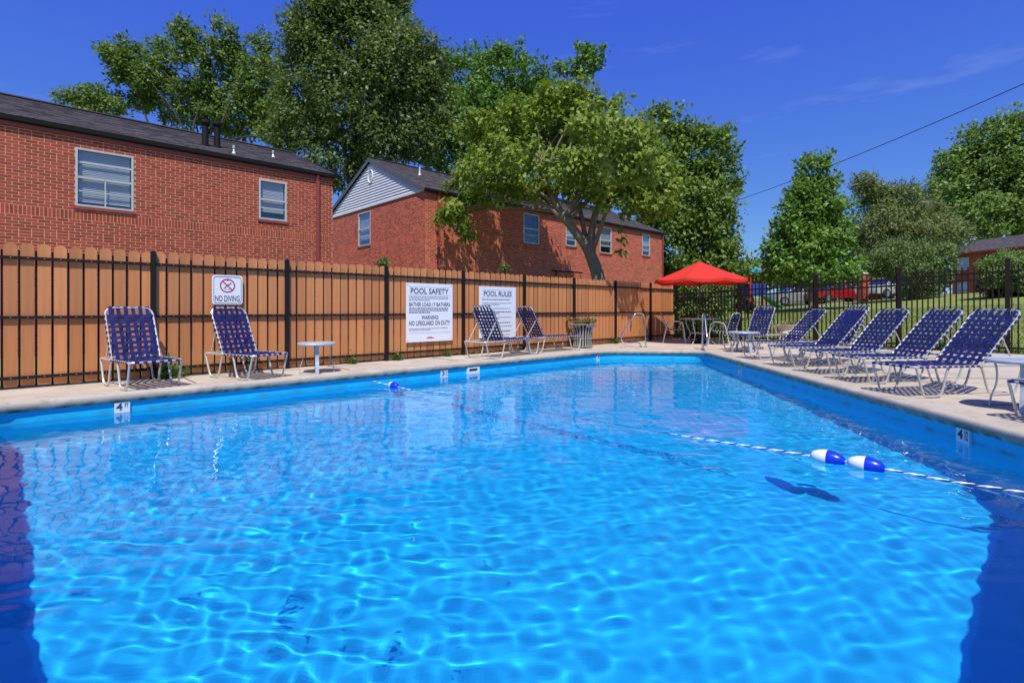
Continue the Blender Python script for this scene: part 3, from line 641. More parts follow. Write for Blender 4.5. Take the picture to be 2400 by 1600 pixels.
def chaise(S, back_deg, tail=.60, BLn=.79, tm=None):
    """foot end at x = 0, hinge at x = S, head end at x = S + tail"""
    tm = tm or tube_m
    root = bpy.data.objects.new('lounger', None); col.objects.link(root)
    r = .0135; E_ = S+tail
    mb = MB(); rc = .07
    rect = []
    for cx_, cy_, a0 in ((E_-rc, HW-rc, 0), (rc, HW-rc, 90), (rc, -HW+rc, 180), (E_-rc, -HW+rc, 270)):
        for j in range(5): a = R(a0+j*22.5); rect.append((cx_+rc*math.cos(a), cy_+rc*math.sin(a), SZ))
    mb.tube(rect, r, 8, closed=True); mb.tube([(S, -HW, SZ-.012), (S, HW, SZ-.012)], .010, 6); mb.obj('seat_frame', tm, root, True)
    f0 = [(.03, SZ-.005), (.045, SZ-.05), (.115, .05), (.15, .0135), (.33, .0135), (.375, .05), (.44, SZ-.05), (.47, SZ-.012)]
    a_ = S-.02; b_ = E_-.02
    f1 = [(a_, SZ-.012), (a_+.03, SZ-.05), (a_+.10, .05), (a_+.14, .0135), (b_-.16, .0135), (b_-.10, .05), (b_-.02, SZ-.05), (b_, SZ-.01)]
    for f in (f0, f1):
        mb = MB(); mb.tube(smoothpath([(x, 0, z) for x, z in f], 2), r*.95, 8); me = mb.mesh('leg', tm, True)
        for s_ in (-1, 1): link('leg', me, root, (0, s_*(HW-.01), 0))
    x = .075; i = 0
    while x < S-.03:
        link('strap', cross[i % 2], root, (x, 0, SZ+.004)); x += .0765; i += 1
    nL = i; lg = [wave_strap(S, nL, p, .045, 'x', False) for p in (0, 1)]
    for j in range(6): link('strap', lg[j % 2], root, (0, (j-2.5)*.0875, SZ+.004))
    bw_ = HW-.02; mb = MB(); rc = .10
    u = [(0, -bw_, 0), (BLn-rc, -bw_, 0)] + [(BLn-rc+rc*math.sin(R(q)), -bw_+rc-rc*math.cos(R(q)), 0) for q in (22, 45, 68, 90)] + [(BLn-rc+rc*math.cos(R(q)), bw_-rc+rc*math.sin(R(q)), 0) for q in (0, 22, 45, 68, 90)] + [(0, bw_, 0)]
    mb.tube(u, r*.95, 8); bf = mb.obj('backrest_frame', tm, root, True); bf.location = (S+.01, 0, SZ+.01); bf.rotation_euler = (0, -R(back_deg), 0)
    x = .06; i = 0
    while x < BLn-.09:
        link('strap', bcross[i % 2], bf, (x, 0, .004)); x += .0765; i += 1
    lg2 = [wave_strap(BLn, i+1, p, .045, 'x', True) for p in (0, 1)]
    for j in range(6): link('strap', lg2[j % 2], bf, (0, (j-2.5)*.0835, .004))
    ub = .46; ca, sa = math.cos(R(back_deg)), math.sin(R(back_deg))
    mb = MB(); mb.tube([(S+.01+ub*ca, 0, SZ+.01+ub*sa-.012), (E_-.10, 0, SZ+.012)], .009, 6); me = mb.mesh('prop_bar', tube_l)
    for s_ in (-1, 1): link('prop_bar', me, root, (0, s_*(bw_-.03), 0))
    return root
def place(root, x, y, rz, label, group):
    root.location = (x, y, .004); root.rotation_euler = (0, 0, rz); tag(root, label, 'lounger', group); return root
RG = 'loungers lined up along the right pool edge'; LG = 'loungers along the tan fence'
# row on the right: foot end towards the pool
protoR = chaise(.92, 47, BLn=.86)
row = [(4.43, 6.03, 10, 54, 'nearest complete blue strap lounger in the right hand row, beside the near side table'),
       (4.60, 7.12, 5, 54, 'second complete blue strap lounger from the right in the right hand row'),
       (4.64, 8.02, 9, 54, 'third complete blue strap lounger from the right in the right hand row'),
       (4.62, 9.0, 7, 54, 'fourth complete blue strap lounger from the right in the right hand row'),
       (4.70, 10.35, 4, 54, 'blue strap lounger at the far end of the right row, foot near a side table'),
       (4.52, 4.42, 6, 54, 'cropped blue strap lounger at the right picture edge in front of the near side table')]
for i, (x, y, a, bd, lab) in enumerate(row):
    o = protoR if i == 0 else copy_tree(protoR); place(o, x, y, R(a), lab, RG)
o = chaise(1.0, 60); place(o, 5.2, 9.68, R(5), 'blue strap lounger pushed back towards the iron fence between two in the right row', RG)
o = chaise(1.0, 62); place(o, 5.30, 12.45, R(32), 'lone blue strap lounger behind the far side table, turned towards the pool', RG)
# left side
pS = chaise(.70, 66, tail=.42, BLn=.72, tm=tube_l)
def left_spot(t_, b_): p = FP0+D*t_+N*b_; return p.x, p.y
HEAD = math.atan2(-N.y, -N.x)
x, y = left_spot(1.42, 1.24); place(pS, x, y, HEAD+R(10), 'short upright blue strap lounger nearest the left picture edge, back to the tan fence', LG)
o = copy_tree(pS); x, y = left_spot(2.78, 1.22); place(o, x, y, HEAD+R(19), 'short blue strap lounger under the no diving sign', LG)
pL = chaise(1.26, 60, tail=.62, BLn=.80, tm=tube_l); x, y = left_spot(10.15, .60); place(pL, x, y, ANG+math.pi+R(-3), 'blue strap lounger with its foot by the slatted planter', LG)
o = copy_tree(pL); x, y = left_spot(8.55, .66); place(o, x, y, ANG+math.pi+R(9), 'blue strap lounger in front of the pool rules sign', LG)

# ================================================================== SIDE TABLES
def side_table(x, y, rz, label, size=.54, h=.47):
    t_ = thing('side_table', (x, y, .004), rz, label, 'table', 'small metal side tables')
    s_ = size/2; rc = size*.38; poly = []
    for cx_, cy_, a0 in ((s_-rc, s_-rc, 0), (-s_+rc, s_-rc, 90), (-s_+rc, -s_+rc, 180), (s_-rc, -s_+rc, 270)):
        for j in range(6): a = R(a0+j*18); poly.append((cx_+rc*math.cos(a), cy_+rc*math.sin(a)))
    n_ = len(poly); mb = MB(); z0, z1 = h-.022, h-.008
    mb.add([(a*.96, b*.96, z0) for a, b in poly]+[(a*.96, b*.96, z1) for a, b in poly], [tuple(range(n_-1, -1, -1)), tuple(range(n_, 2*n_))]+[(i, (i+1) % n_, (i+1) % n_+n_, i+n_) for i in range(n_)]); mb.obj('table_top', table_m, t_)
    mb = MB(); mb.tube([(a, b, h-.018) for a, b in poly], .018, 8, closed=True); mb.obj('rim', table_m, t_, True)
    mb = MB(); pts = smoothpath([(s_-.05, 0, h-.03), (s_-.075, 0, h-.12), (s_-.07, 0, h*.45), (s_-.03, 0, .12), (s_-.012, 0, .0)], 2); mb.ribbon(pts, (0, 1, 0), .055, .010)
    me = mb.mesh('leg', table_m, True)
    for k in range(4):
        o = link('leg', me, t_); o.rotation_euler = (0, 0, R(90*k))
    return t_
x, y = left_spot(3.56, .90); side_table(x, y, R(22), 'grey metal side table alone against the tan fence right of the no diving sign')
side_table(5.10, 5.10, R(38), 'grey metal side table at the right picture edge between two loungers', .60, .50)
side_table(5.36, 11.95, R(8), 'pale grey metal side table at the far end of the right lounger row', .60)

# ================================================================== PATIO SET WITH UMBRELLA
UX, UY = 5.45, 15.0
pt = thing('patio_table', (UX, UY, .004), 0, 'round metal patio table under the red umbrella', 'table')
mb = MB(); mb.lathe([(.03, .70), (.50, .70), (.52, .705), (.52, .725), (.50, .73), (.03, .73)], 32); mb.obj('table_top', tube_l, pt, True)
mb = MB(); mb.tube(smoothpath([(.42, 0, .70), (.40, 0, .5), (.26, 0, .30), (.34, 0, .10), (.46, 0, .0)], 2), .014, 8); me = mb.mesh('leg', tube_l, True)
for k in range(4): link('leg', me, pt, rot=(0, 0, R(45+90*k)))
mb = MB(); mb.tube([(.27*math.cos(a), .27*math.sin(a), .30) for a in [2*math.pi*j/24 for j in range(24)]], .010, 6, closed=True); mb.obj('stretcher_ring', tube_l, pt, True)
um = thing('patio_umbrella', (UX+.0, UY, .004), R(10), 'open red patio umbrella on a dark pole in the far corner of the deck', 'umbrella')
mb = MB(); mb.lathe([(.019, 0.05), (.019, 2.34), (.001, 2.34)], 12); mb.obj('pole', wood_pole, um, True)
mb = MB(); mb.lathe([(.001, 0), (.24, 0), (.25, .03), (.22, .07), (.06, .10), (.035, .25), (.02, .26)], 24); mb.obj('base', iron, um, True)
mb = MB(); mb.lathe([(.03, 2.33), (.035, 2.36), (.02, 2.40), (.001, 2.43)], 12); mb.obj('finial', wood_pole, um, True)
RU, ZA, ZE = 1.30, 2.37, 1.84; V = []; F = []; nr, na = 8, 5
for i in range(nr+1):
    q = i/nr; r_ = .03+q*(RU-.03); z = ZA-(ZA-ZE)*(q**.92)
    for j in range(na+1):
        a = R(-22.5+45*j/na); sag = .045*q*math.sin(math.pi*j/na); rad = r_*(math.cos(R(22.5))/max(math.cos(a), .01)*.35+.65) ; V.append((rad*math.cos(a), rad*math.sin(a), z-sag))
for j in range(na+1):
    a = R(-22.5+45*j/na); p = V[nr*(na+1)+j]; V.append((p[0]*1.002, p[1]*1.002, p[2]-.065-.02*math.sin(math.pi*j/na)))
for i in range(nr+1):
    for j in range(na): F.append((i*(na+1)+j, i*(na+1)+j+1, (i+1)*(na+1)+j+1, (i+1)*(na+1)+j))
mb = MB(); mb.add(V, F); cme = mb.mesh('canopy_panel', red_cloth, True)
mr_ = MB(); mr_.tube([(.03, 0, ZA-.04), (RU*.98, 0, ZE-.02)], .008, 6); rme = mr_.mesh('rib', wood_pole); ms_ = MB(); ms_.tube([(.03, 0, 1.66), (RU*.52, 0, ZA-(ZA-ZE)*.52-.035)], .006, 6); sme = ms_.mesh('strut', wood_pole)
for k in range(8):
    link('canopy_panel', cme, um, rot=(0, 0, R(45*k+22.5))); rb = link('rib', rme, um, rot=(0, 0, R(45*k))); link('strut', sme, rb)
mb = MB(); mb.lathe([(.02, 1.62), (.04, 1.63), (.04, 1.69), (.02, 1.70)], 12); mb.obj('runner', wood_pole, um, True)
def patio_chair(x, y, rz, label):
    c = thing('patio_chair', (x, y, .004), rz, label, 'chair', 'strap chairs round the umbrella table')
    hw = .27
    for s_ in (-1, 1):
        mb = MB(); mb.tube(smoothpath([(.30, s_*hw, .0), (.24, s_*hw, .50), (.20, s_*hw, .62), (.0, s_*hw, .64), (-.18, s_*hw, .60), (-.24, s_*hw, .42), (-.33, s_*hw, .0)], 2), .0135, 8); mb.obj('arm_and_leg_loop', tube_l, c, True)
    mb = MB(); mb.tube([(.25, -.245, .40), (.25, .245, .40), (-.22, .245, .38), (-.22, -.245, .38)], .011, 8, closed=True); mb.obj('seat_frame', tube_l, c, True)
    mb = MB(); mb.tube(smoothpath([(-.22, -.235, .38), (-.36, -.235, .80), (-.39, -.16, .88), (-.39, .16, .88), (-.36, .235, .80), (-.22, .235, .38)], 2), .0125, 8); mb.obj('back_frame', tube_l, c, True)
    mb = MB(); mb.ribbon([(0, -.262, -.014), (0, -.258, .004), (0, -.1, .014), (0, 0, .004), (0, .1, .014), (0, .258, .004), (0, .262, -.014)], (1, 0, 0), .046, .003); sm = mb.mesh('strap', strap_m)
    for i in range(6): link('strap', sm, c, (-.18+i*.076, 0, .39+.003*i))
    for i in range(6):
        u = (i+.6)/6.2; o = link('strap', sm, c, (-.22-.15*u+.004, 0, .38+.46*u)); o.rotation_euler = (0, -R(72), 0); o.scale = (1, .955, 1)
    mb = MB(); mb.ribbon([(-.215, 0, .40), (-.25, 0, .48), (-.32, 0, .69), (-.385, 0, .885), (-.40, 0, .875)], (0, 1, 0), .05, .003); sv = mb.mesh('strap', strap_m)
    for j in range(4): link('strap', sv, c, ((0 if j % 2 else .004), (j-1.5)*.105, 0))
    return c
patio_chair(4.83, 15.35, R(-15), 'strap patio chair on the fence side of the umbrella table')
patio_chair(5.92, 14.45, R(128), 'strap patio chair on the lawn side of the umbrella table, by the pool rail')

# ================================================================== POOL FITTINGS
def grab_rail(x, y, rz, label):
    g_ = thing('grab_rail', (x, y, .004), rz, label, 'handrail', 'steel handrails at the pool steps')
    mb = MB(); pts = smoothpath([(-.06, 0, 0), (-.04, 0, .55), (-.02, 0, .80), (.05, 0, .885), (.22, 0, .89), (.30, 0, .85), (.55, 0, .50), (.68, 0, .32), (.70, 0, .20), (.62, 0, .12), (.30, 0, .13), (.16, 0, .12), (.11, 0, .06), (.10, 0, 0)], 3); mb.tube(pts, .019, 10); mb.obj('rail', steel, g_, True)
    for x_ in (-.06, .10):
        mb = MB(); mb.lathe([(.045, 0), (.045, .008), (.03, .022), (.02, .024)], 16); mb.obj('escutcheon', steel, g_, True, (x_, 0, 0))
grab_rail(3.46, 13.55, math.atan2(-.37, -.93), 'left steel handrail loop in front of the tan fence at the far pool corner')
grab_rail(4.72, 12.78, R(-102), 'right steel handrail loop near the red umbrella at the far pool end')
def text(s_, parent, m, cx_, cz, wdt=None, hgt=None, y=-.003, off=.02, name='lettering', align='CENTER'):
    cu = bpy.data.curves.new(name, 'FONT'); cu.body = s_; cu.align_x = align; cu.align_y = 'CENTER'; cu.offset = off; cu.resolution_u = 3
    to = bpy.data.objects.new('tmp', cu); col.objects.link(to); dg = bpy.context.evaluated_depsgraph_get()
    me = bpy.data.meshes.new_from_object(to.evaluated_get(dg)); bpy.data.objects.remove(to)
    co = np.empty(len(me.vertices)*3, dtype=np.float32); me.vertices.foreach_get('co', co); co = co.reshape(-1, 3)
    lo, hi = co.min(0), co.max(0); sx = (wdt/(hi[0]-lo[0])) if wdt else 1; sy = (hgt/(hi[1]-lo[1])) if hgt else sx
    if not wdt: sx = sy
    out = np.stack([(co[:, 0]-(lo[0]+hi[0])/2)*sx, np.full(len(co), y), (co[:, 1]-(lo[1]+hi[1])/2)*sy], -1); me.vertices.foreach_set('co', out.astype(np.float32).ravel())
    me.materials.clear(); me.materials.append(m); me.name = name; me.update()
    return link(name, me, parent, (cx_, 0, cz))
def plate(parent, name, w_, h_, m, y0, y1, rc=.0):
    mb = MB()
    if rc:
        poly = []
        for cx_, cz, a0 in ((w_/2-rc, h_/2-rc, 0), (-w_/2+rc, h_/2-rc, 90), (-w_/2+rc, -h_/2+rc, 180), (w_/2-rc, -h_/2+rc, 270)):
            for j in range(5): a = R(a0+j*22.5); poly.append((cx_+rc*math.cos(a), cz+rc*math.sin(a)))
        mb.prism(poly, y0, y1)
    else: mb.box(-w_/2, w_/2, y0, y1, -h_/2, h_/2)
    return mb.obj(name, m, parent)
def rows_of_print(parent, w_, z, nlines, hgt, seed, m=ink_l, fill=.95, last=.5, x0=None):
    rnd = random.Random(seed); x0 = -w_/2 if x0 is None else x0
    for i in range(nlines):
        mb = MB(); x = x0; end = x0+w_*(fill if i < nlines-1 else last)
        while x < end:
            wl = rnd.uniform(.018, .06); xe = min(x+wl, end); mb.add([(x, -.003, z-hgt/2), (xe, -.003, z-hgt/2), (xe, -.003, z+hgt/2), (x, -.003, z+hgt/2)], [(0, 1, 2, 3)]); x = xe+.011
        mb.obj('small_print', m, parent); z -= hgt*1.9
def fence_sign(t0, t1, z0, z1, label):
    p = FP0+D*((t0+t1)/2)+N*.024
    return thing('sign', (p.x, p.y, (z0+z1)/2), ANG, label, 'sign', 'white signs on the tan fence'), t1-t0, z1-z0
sg, w_, h_ = fence_sign(2.30, 2.73, 1.07, 1.525, 'small white no diving sign with a red prohibition circle')
plate(sg, 'panel', w_, h_, sign_w, -.001, .004, .045)
mb = MB(); rc = .04; poly = []
for cx_, cz, a0 in ((w_/2-.022-rc, h_/2-.022-rc, 0), (-w_/2+.022+rc, h_/2-.022-rc, 90), (-w_/2+.022+rc, -h_/2+.022+rc, 180), (w_/2-.022-rc, -h_/2+.022+rc, 270)):
    for j in range(5): a = R(a0+j*22.5); poly.append((cx_+rc*math.cos(a), -.003, cz+rc*math.sin(a)))
mb.tube(poly, .0045, 4, closed=True); mb.obj('border', ink_l, sg)
text('NO DIVING', sg, ink, 0, -.135, .345, .095, off=.012)
mb = MB(); cz = .065; ro, ri = .108, .090; V = []; 
for k in range(40):
    a = 2*math.pi*k/40; V += [(ro*math.cos(a), -.0035, cz+ro*math.sin(a)), (ri*math.cos(a), -.0035, cz+ri*math.sin(a))]
mb.add(V, [(2*k, 2*((k+1) % 40), 2*((k+1) % 40)+1, 2*k+1) for k in range(40)]); mb.bar((-.07, -.0042, cz+.07), (.07, -.0042, cz-.07), .0004, .017, (1, 0, 1)); mb.obj('prohibition_ring', red_ink, sg)
mb = MB()
mb.add([(x, -.0024, cz+z) for x, z in [(-.055, -.045), (-.045, -.052), (.0, -.005), (.03, .012), (.052, .03), (.055, .052), (.043, .05), (.038, .034), (.012, .022), (-.012, .006)]], [tuple(range(10))])
mb.add([(x, -.0024, cz+z) for x, z in [(-.03, -.06), (.03, -.06), (.03, -.054), (-.03, -.054)]], [(0, 1, 2, 3)])
mb.add([(.001+.013*math.cos(a), -.0024, cz+.082+.011*math.sin(a)) for a in [k*math.pi/6 for k in range(12)]], [tuple(range(12))]); mb.obj('diver_symbol', ink, sg)
sg, w_, h_ = fence_sign(5.71, 6.85, .335, 1.52, 'large white pool safety sign with no lifeguard warning')
plate(sg, 'panel', w_, h_, sign_w, -.001, .004)
text('POOL SAFETY', sg, ink, 0, .435, .93, .118); 
mb = MB(); mb.box(-.5, .5, -.003, -.0012, .515, .519); mb.box(-.5, .5, -.003, -.0012, .352, .356); mb.box(-.5, .5, -.003, -.0012, -.415, -.410); mb.obj('rule_line', ink_l, sg)
rows_of_print(sg, 1.0, .318, 3, .018, 1); text('BATHER LOAD:', sg, ink, -.235, .165, .53, .078, off=.018); text('17 BATHERS', sg, ink, .28, .165, .44, .078, off=.018); rows_of_print(sg, 1.0, .085, 3, .022, 2, ink)
text('WARNING:', sg, ink, 0, -.10, .42, .085, off=.018); text('NO LIFEGUARD ON DUTY', sg, ink, 0, -.215, 1.0, .095, off=.018); rows_of_print(sg, 1.0, -.325, 2, .016, 3)
mb = MB(); mb.box(-.09, .09, -.003, -.0012, -.53, -.515); mb.box(-.05, .05, -.003, -.0012, -.508, -.497); mb.obj('maker_mark', red_ink, sg)
for sx in (-1, 1):
    for sz in (-1, 1):
        mb = MB(); mb.lathe([(.001, -.006), (.010, -.005), (.012, -.001)], 8, 'z'); 
        m2 = MB(); m2.prism([(.010*math.cos(k*math.pi/4), .010*math.sin(k*math.pi/4)) for k in range(8)], -.005, -.0012); m2.obj('screw', steel, sg, loc=(sx*(w_/2-.035), 0, sz*(h_/2-.035)))
sg, w_, h_ = fence_sign(7.58, 8.71, .35, 1.51, 'large white pool rules sign partly hidden by two loungers')
plate(sg, 'panel', w_, h_, sign_w, -.001, .004)
text('POOL RULES', sg, ink, 0, .42, .86, .118); mb = MB(); mb.box(-.47, .47, -.003, -.0012, .505, .509); mb.box(-.47, .47, -.003, -.0012, .338, .342); mb.obj('rule_line', ink_l, sg)
z = .285
for i in range(9):
    k = 2 if i in (1, 3, 4, 6) else 1; rows_of_print(sg, .94, z, k, .019, 30+i, ink if i in (0, 3, 5, 7) else ink_l, last=.55 if k == 2 else .9); z -= .045*k+.034
mb = MB(); mb.box(-.47, .47, -.003, -.0012, -.43, -.425); mb.obj('rule_line', ink_l, sg)
# depth markers and skimmer on the pool walls
tile_m = mat('marker_tile', (.72, .74, .76), .25)
PD = Vector((-5.385, 5.43, 0))
def wall_spot(px):
    x_ = (px-1200)/FPX; t_ = (x_*PD.y-PD.x)/(D.x-D.y*x_); return PD+D*t_
LWR = ANG
def marker(p, rz, big, small, label, w_=.15, zc=-.168):
    m_ = thing('depth_marker', (p.x, p.y, zc), rz, label, 'depth marker', 'depth marker tiles on the pool wall')
    plate(m_, 'tile', w_, .135, tile_m, -.010, .012)
    text(big, m_, ink, -.028, .012, .062, .088, y=-.0115, off=.03); text(small, m_, ink, .042, .025 if len(small) < 3 else .012, .036, .05 if len(small) < 3 else .088, y=-.0115, off=.03)
nin = N*-.0
for px, b_, s_, lab in ((286, '4', 'FT', 'white four foot depth marker below the short lounger at the left'), (1040, '3', '1/2', 'white depth marker beside the skimmer opening'), (1402, '3', 'FT', 'white depth marker on the left wall closest to the far pool corner')):
    p = wall_spot(px); marker(p+N*.012, LWR, b_, s_, lab)
e0 = Vector((4.09, 3.58, 0)); e1 = Vector((4.62, 12.45, 0)); ed = (e1-e0).normalized(); RW = math.atan2(-ed.y, -ed.x)
def right_spot(Y): return e0+ed*((Y-e0.y)/ed.y)
marker(right_spot(4.74)+Vector((-.012, 0, 0)), RW, '4', '1/2', 'white depth marker on the shaded right pool wall near the floats', zc=-.165)
marker(right_spot(10.1)+Vector((-.012, 0, 0)), RW, '3', '1/2', 'small white depth marker far along the shaded right pool wall')
p = wall_spot(1108)+N*.012; sk = thing('skimmer', (p.x, p.y, -.175), LWR, 'white square skimmer opening in the left pool wall', 'skimmer')
mb = MB(); mb.box(-.15, .15, -.014, .012, .05, .082); mb.box(-.15, .15, -.014, .012, -.10, -.055); mb.box(-.15, -.10, -.014, .012, -.055, .05); mb.box(.10, .15, -.014, .012, -.055, .05); mb.obj('frame', tile_m, sk)
mb = MB(); mb.box(-.10, .10, .004, .010, -.055, .05); mb.obj('opening', dark_in, sk)
mb = MB(); mb.box(-.095, .095, -.008, .002, -.05, .0); mb.obj('weir_flap', tile_m, sk)
# safety rope with floats
A0 = Vector((-2.22, 8.30, -.165)); fl1 = Vector((-1.86, 8.10, WZ+.02)); fa = Vector((2.55, 4.16, WZ+.022)); fb = Vector((2.715, 3.995, WZ+.022)); end = right_spot(3.9); B0 = Vector((4.1, 2.70, -.14))
path = []
keys = [A0, fl1, Vector((-1.3, 7.60, WZ-.014)), Vector((-.5, 6.93, WZ-.018)), Vector((.3, 6.22, WZ-.016)), Vector((1.4, 5.23, WZ-.010)), fa, fb, Vector((3.1, 3.62, WZ+.008)), Vector((3.75, 3.05, -.19)), B0]
B0.xy = Vector((-.115, -.365))+(Vector((4.09, 3.58))-Vector((-.115, -.365)))*.90
keys[-1] = B0; keys[-2] = fb.lerp(B0, .75); keys[-2].z = WZ+.012; keys[-3] = fb.lerp(B0, .4); keys[-3].z = WZ+.006
for a, b in zip(keys[:-1], keys[1:]):
    m_ = max(2, int((b-a).length/.012)); path += [a.lerp(b, j/m_) for j in range(m_)]
path.append(keys[-1])
rope = thing('safety_rope', A0, 0, 'blue and white twisted rope stretched across the pool', 'rope')
ln = 0; strands = [[], [], []]
for i, p in enumerate(path):
    if i: ln += (p-path[i-1]).length
    t_ = (path[min(i+1, len(path)-1)]-path[max(i-1, 0)]).normalized(); u = Vector((0, 0, 1)); sd = t_.cross(u).normalized(); u = sd.cross(t_)
    for k in range(3): a = ln*2*math.pi/.135+k*2*math.pi/3; strands[k].append(p+sd*.0042*math.cos(a)+u*.0042*math.sin(a)-A0)
for k in range(3):
    mb = MB(); mb.tube(strands[k], .0050, 5); mb.obj('strand', (rope_w, rope_w, rope_b)[k], rope, True)
def pool_float(c, label):
    rz = math.atan2(N.y, N.x)
    f_ = thing('pool_float', c, rz, label, 'float', 'blue and white rope floats')
    pr = [(.012, -.122), (.026, -.118), (.045, -.095), (.058, -.06), (.064, -.025), (.065, 0)]
    mb = MB(); mb.lathe(pr, 20, 'x'); mb.obj('white_half', float_w, f_, True)
    mb = MB(); mb.lathe([(r_, -h) for r_, h in reversed(pr)], 20, 'x'); mb.obj('blue_half', float_b, f_, True)
for p, lab in ((fl1, 'single blue and white float close to the left pool wall'), (fa-N*.006, 'left of the two touching blue and white floats in the near right water'), (fb+N*.02, 'right of the two touching blue and white floats in the near right water')): pool_float((p.x, p.y, WZ+.024), lab)

# ================================================================== PLANTERS
def leaf_mesh(name, pos, size, m, seed, droop=.0, aspect=.5, up=.35, outward=None, szvar=.35, face=None):
    """one folded quad per leaf"""
    rng = np.random.default_rng(seed); n_ = len(pos); pos = np.asarray(pos)
    a = rng.normal(size=(n_, 3)); 
    if outward is not None: a = a+outward*1.0
    a[:, 2] -= droop; a /= np.linalg.norm(a, axis=1, keepdims=True)
    u = rng.normal(size=(n_, 3))*(1 if face is None else .62); u[:, 2] += up*3*(1 if face is None else .7)
    if face is not None: u = u+face*1.25
    b = np.cross(a, u); b /= np.linalg.norm(b, axis=1, keepdims=True)+1e-9; nn = np.cross(b, a)
    L_ = (size*(1+rng.uniform(-szvar, szvar, n_)))[:, None]; w_ = L_*aspect
    V = np.empty((n_, 4, 3)); V[:, 0] = pos; V[:, 1] = pos+a*L_*.45+b*w_*.5-nn*L_*.08; V[:, 2] = pos+a*L_; V[:, 3] = pos+a*L_*.45-b*w_*.5-nn*L_*.08
    return npmesh(name, V.reshape(-1, 3), np.arange(n_*4).reshape(-1, 4), m)
pl = thing('planter', (1.83, 13.42, .004), R(20), 'flared planter of weathered metal slats with a drying plant against the tan fence', 'planter')
mb = MB(); mb.lathe([(.001, .03), (.20, .03), (.205, .06), (.22, .45), (.24, .52), (.20, .52), (.001, .50)], 24); pot = mb.obj('inner_pot', iron, pl, True)
mb = MB(); mb.ribbon(smoothpath([(.245, 0, .02), (.235, 0, .15), (.238, 0, .34), (.265, 0, .46), (.335, 0, .58), (.35, 0, .60)], 1), (0, 1, 0), .036, .007); me = mb.mesh('slat', plant_metal)
for k in range(22): link('slat', me, pl, rot=(0, 0, 2*math.pi*k/22))
for r_, z, rr_ in ((.246, .035, .012), (.246, .22, .006), (.342, .60, .012)):
    mb = MB(); mb.tube([(r_*math.cos(a), r_*math.sin(a), z) for a in [2*math.pi*j/32 for j in range(32)]], rr_, 6, closed=True); mb.obj('hoop', plant_metal, pl, True)
mb = MB(); rnd = random.Random(8); tips = []
for k in range(16):
    a = rnd.uniform(0, 6.28); r_ = rnd.uniform(.15, .42); h_ = rnd.uniform(.05, .22) if k > 2 else rnd.uniform(.18, .30); p = [(0, 0, .48), (r_*.5*math.cos(a), r_*.5*math.sin(a), .52+h_*.8), (r_*math.cos(a), r_*math.sin(a), .52+h_)]; sp = smoothpath(p, 1); mb.tube(sp, [.006]*len(sp), 5); tips += [tuple(q+Vector((rnd.gauss(0, .03), rnd.gauss(0, .03), rnd.gauss(0, .02)))) for q in sp for _ in range(14)]
mb.obj('stems', bark, pl); link('foliage', leaf_mesh('foliage', tips, .055, lf_dry, 3), pl)
pl = thing('planter', (7.42, 13.75, .004), 0, 'cream cast stone planter with an arcaded side behind the right lounger row', 'planter')
mb = MB(); mb.lathe([(.001, 0), (.30, 0), (.31, .05), (.27, .07), (.27, .09)], 28); mb.obj('foot', stone_m, pl, True)
mb = MB(); mb.lathe([(.20, .09), (.21, .32), (.001, .32)], 28); mb.obj('core', soil, pl)
mb = MB(); mb.lathe([(.030, .085), (.018, .11), (.020, .27), (.036, .31), (.036, .33)], 8); me = mb.mesh('column', stone_m)
for k in range(16): link('column', me, pl, (.265*math.cos(2*math.pi*k/16), .265*math.sin(2*math.pi*k/16), 0))
mb = MB(); mb.lathe([(.20, .325), (.30, .325), (.32, .35), (.31, .40), (.29, .42), (.30, .50), (.335, .54), (.345, .57), (.30, .575), (.28, .53), (.001, .52)], 28); mb.obj('bowl', stone_m, pl, True)
rng = np.random.default_rng(2); pp = np.stack([rng.normal(0, .13, 260), rng.normal(0, .13, 260), .54+np.abs(rng.normal(0, .05, 260))], -1); link('foliage', leaf_mesh('foliage', pp, .07, lf_dry, 4), pl)
# ================================================================== TREES AND PLANTS
def crown_points(lobes, nclump, per, spread, seed, shell=.55, lift=0):
    rng = np.random.default_rng(seed); vol = np.array([l[3]*l[4]*l[5] for l in lobes])**.72; vol /= vol.sum()
    ids = rng.choice(len(lobes), nclump, p=vol); C = np.empty((nclump, 3))
    for j, i in enumerate(ids):
        l = lobes[i]; d_ = rng.normal(size=3); d_ /= np.linalg.norm(d_); r_ = rng.random()**(1/3); r_ = shell+(1-shell)*r_ if rng.random() < .75 else r_*.8
        if rng.random() < .16: d_[2] = abs(d_[2])+.3; d_ /= np.linalg.norm(d_); r_ = rng.uniform(1.0, 1.22)      # shoots that break the outline
        C[j] = np.array(l[:3])+d_*r_*np.array(l[3:6])
    cnt = np.maximum(6, (per*rng.uniform(.45, 1.55, nclump))).astype(int); rad = rng.uniform(.6, 1.3, nclump)
    P = np.repeat(C, cnt, 0); G = rng.normal(size=P.shape); gl = np.linalg.norm(G, axis=1, keepdims=True); G = G/gl*np.minimum(gl, 1.9)*spread*np.repeat(rad, cnt)[:, None]; G[:, 2] *= .8
    ctr = np.average(np.array([l[:3] for l in lobes]), axis=0, weights=vol)
    O = P+G-ctr; O /= np.linalg.norm(O, axis=1, keepdims=True)+1e-6
    Fc = G/(np.linalg.norm(G, axis=1, keepdims=True)+1e-6)*.8+O*.5
    return C, P+G, O, Fc
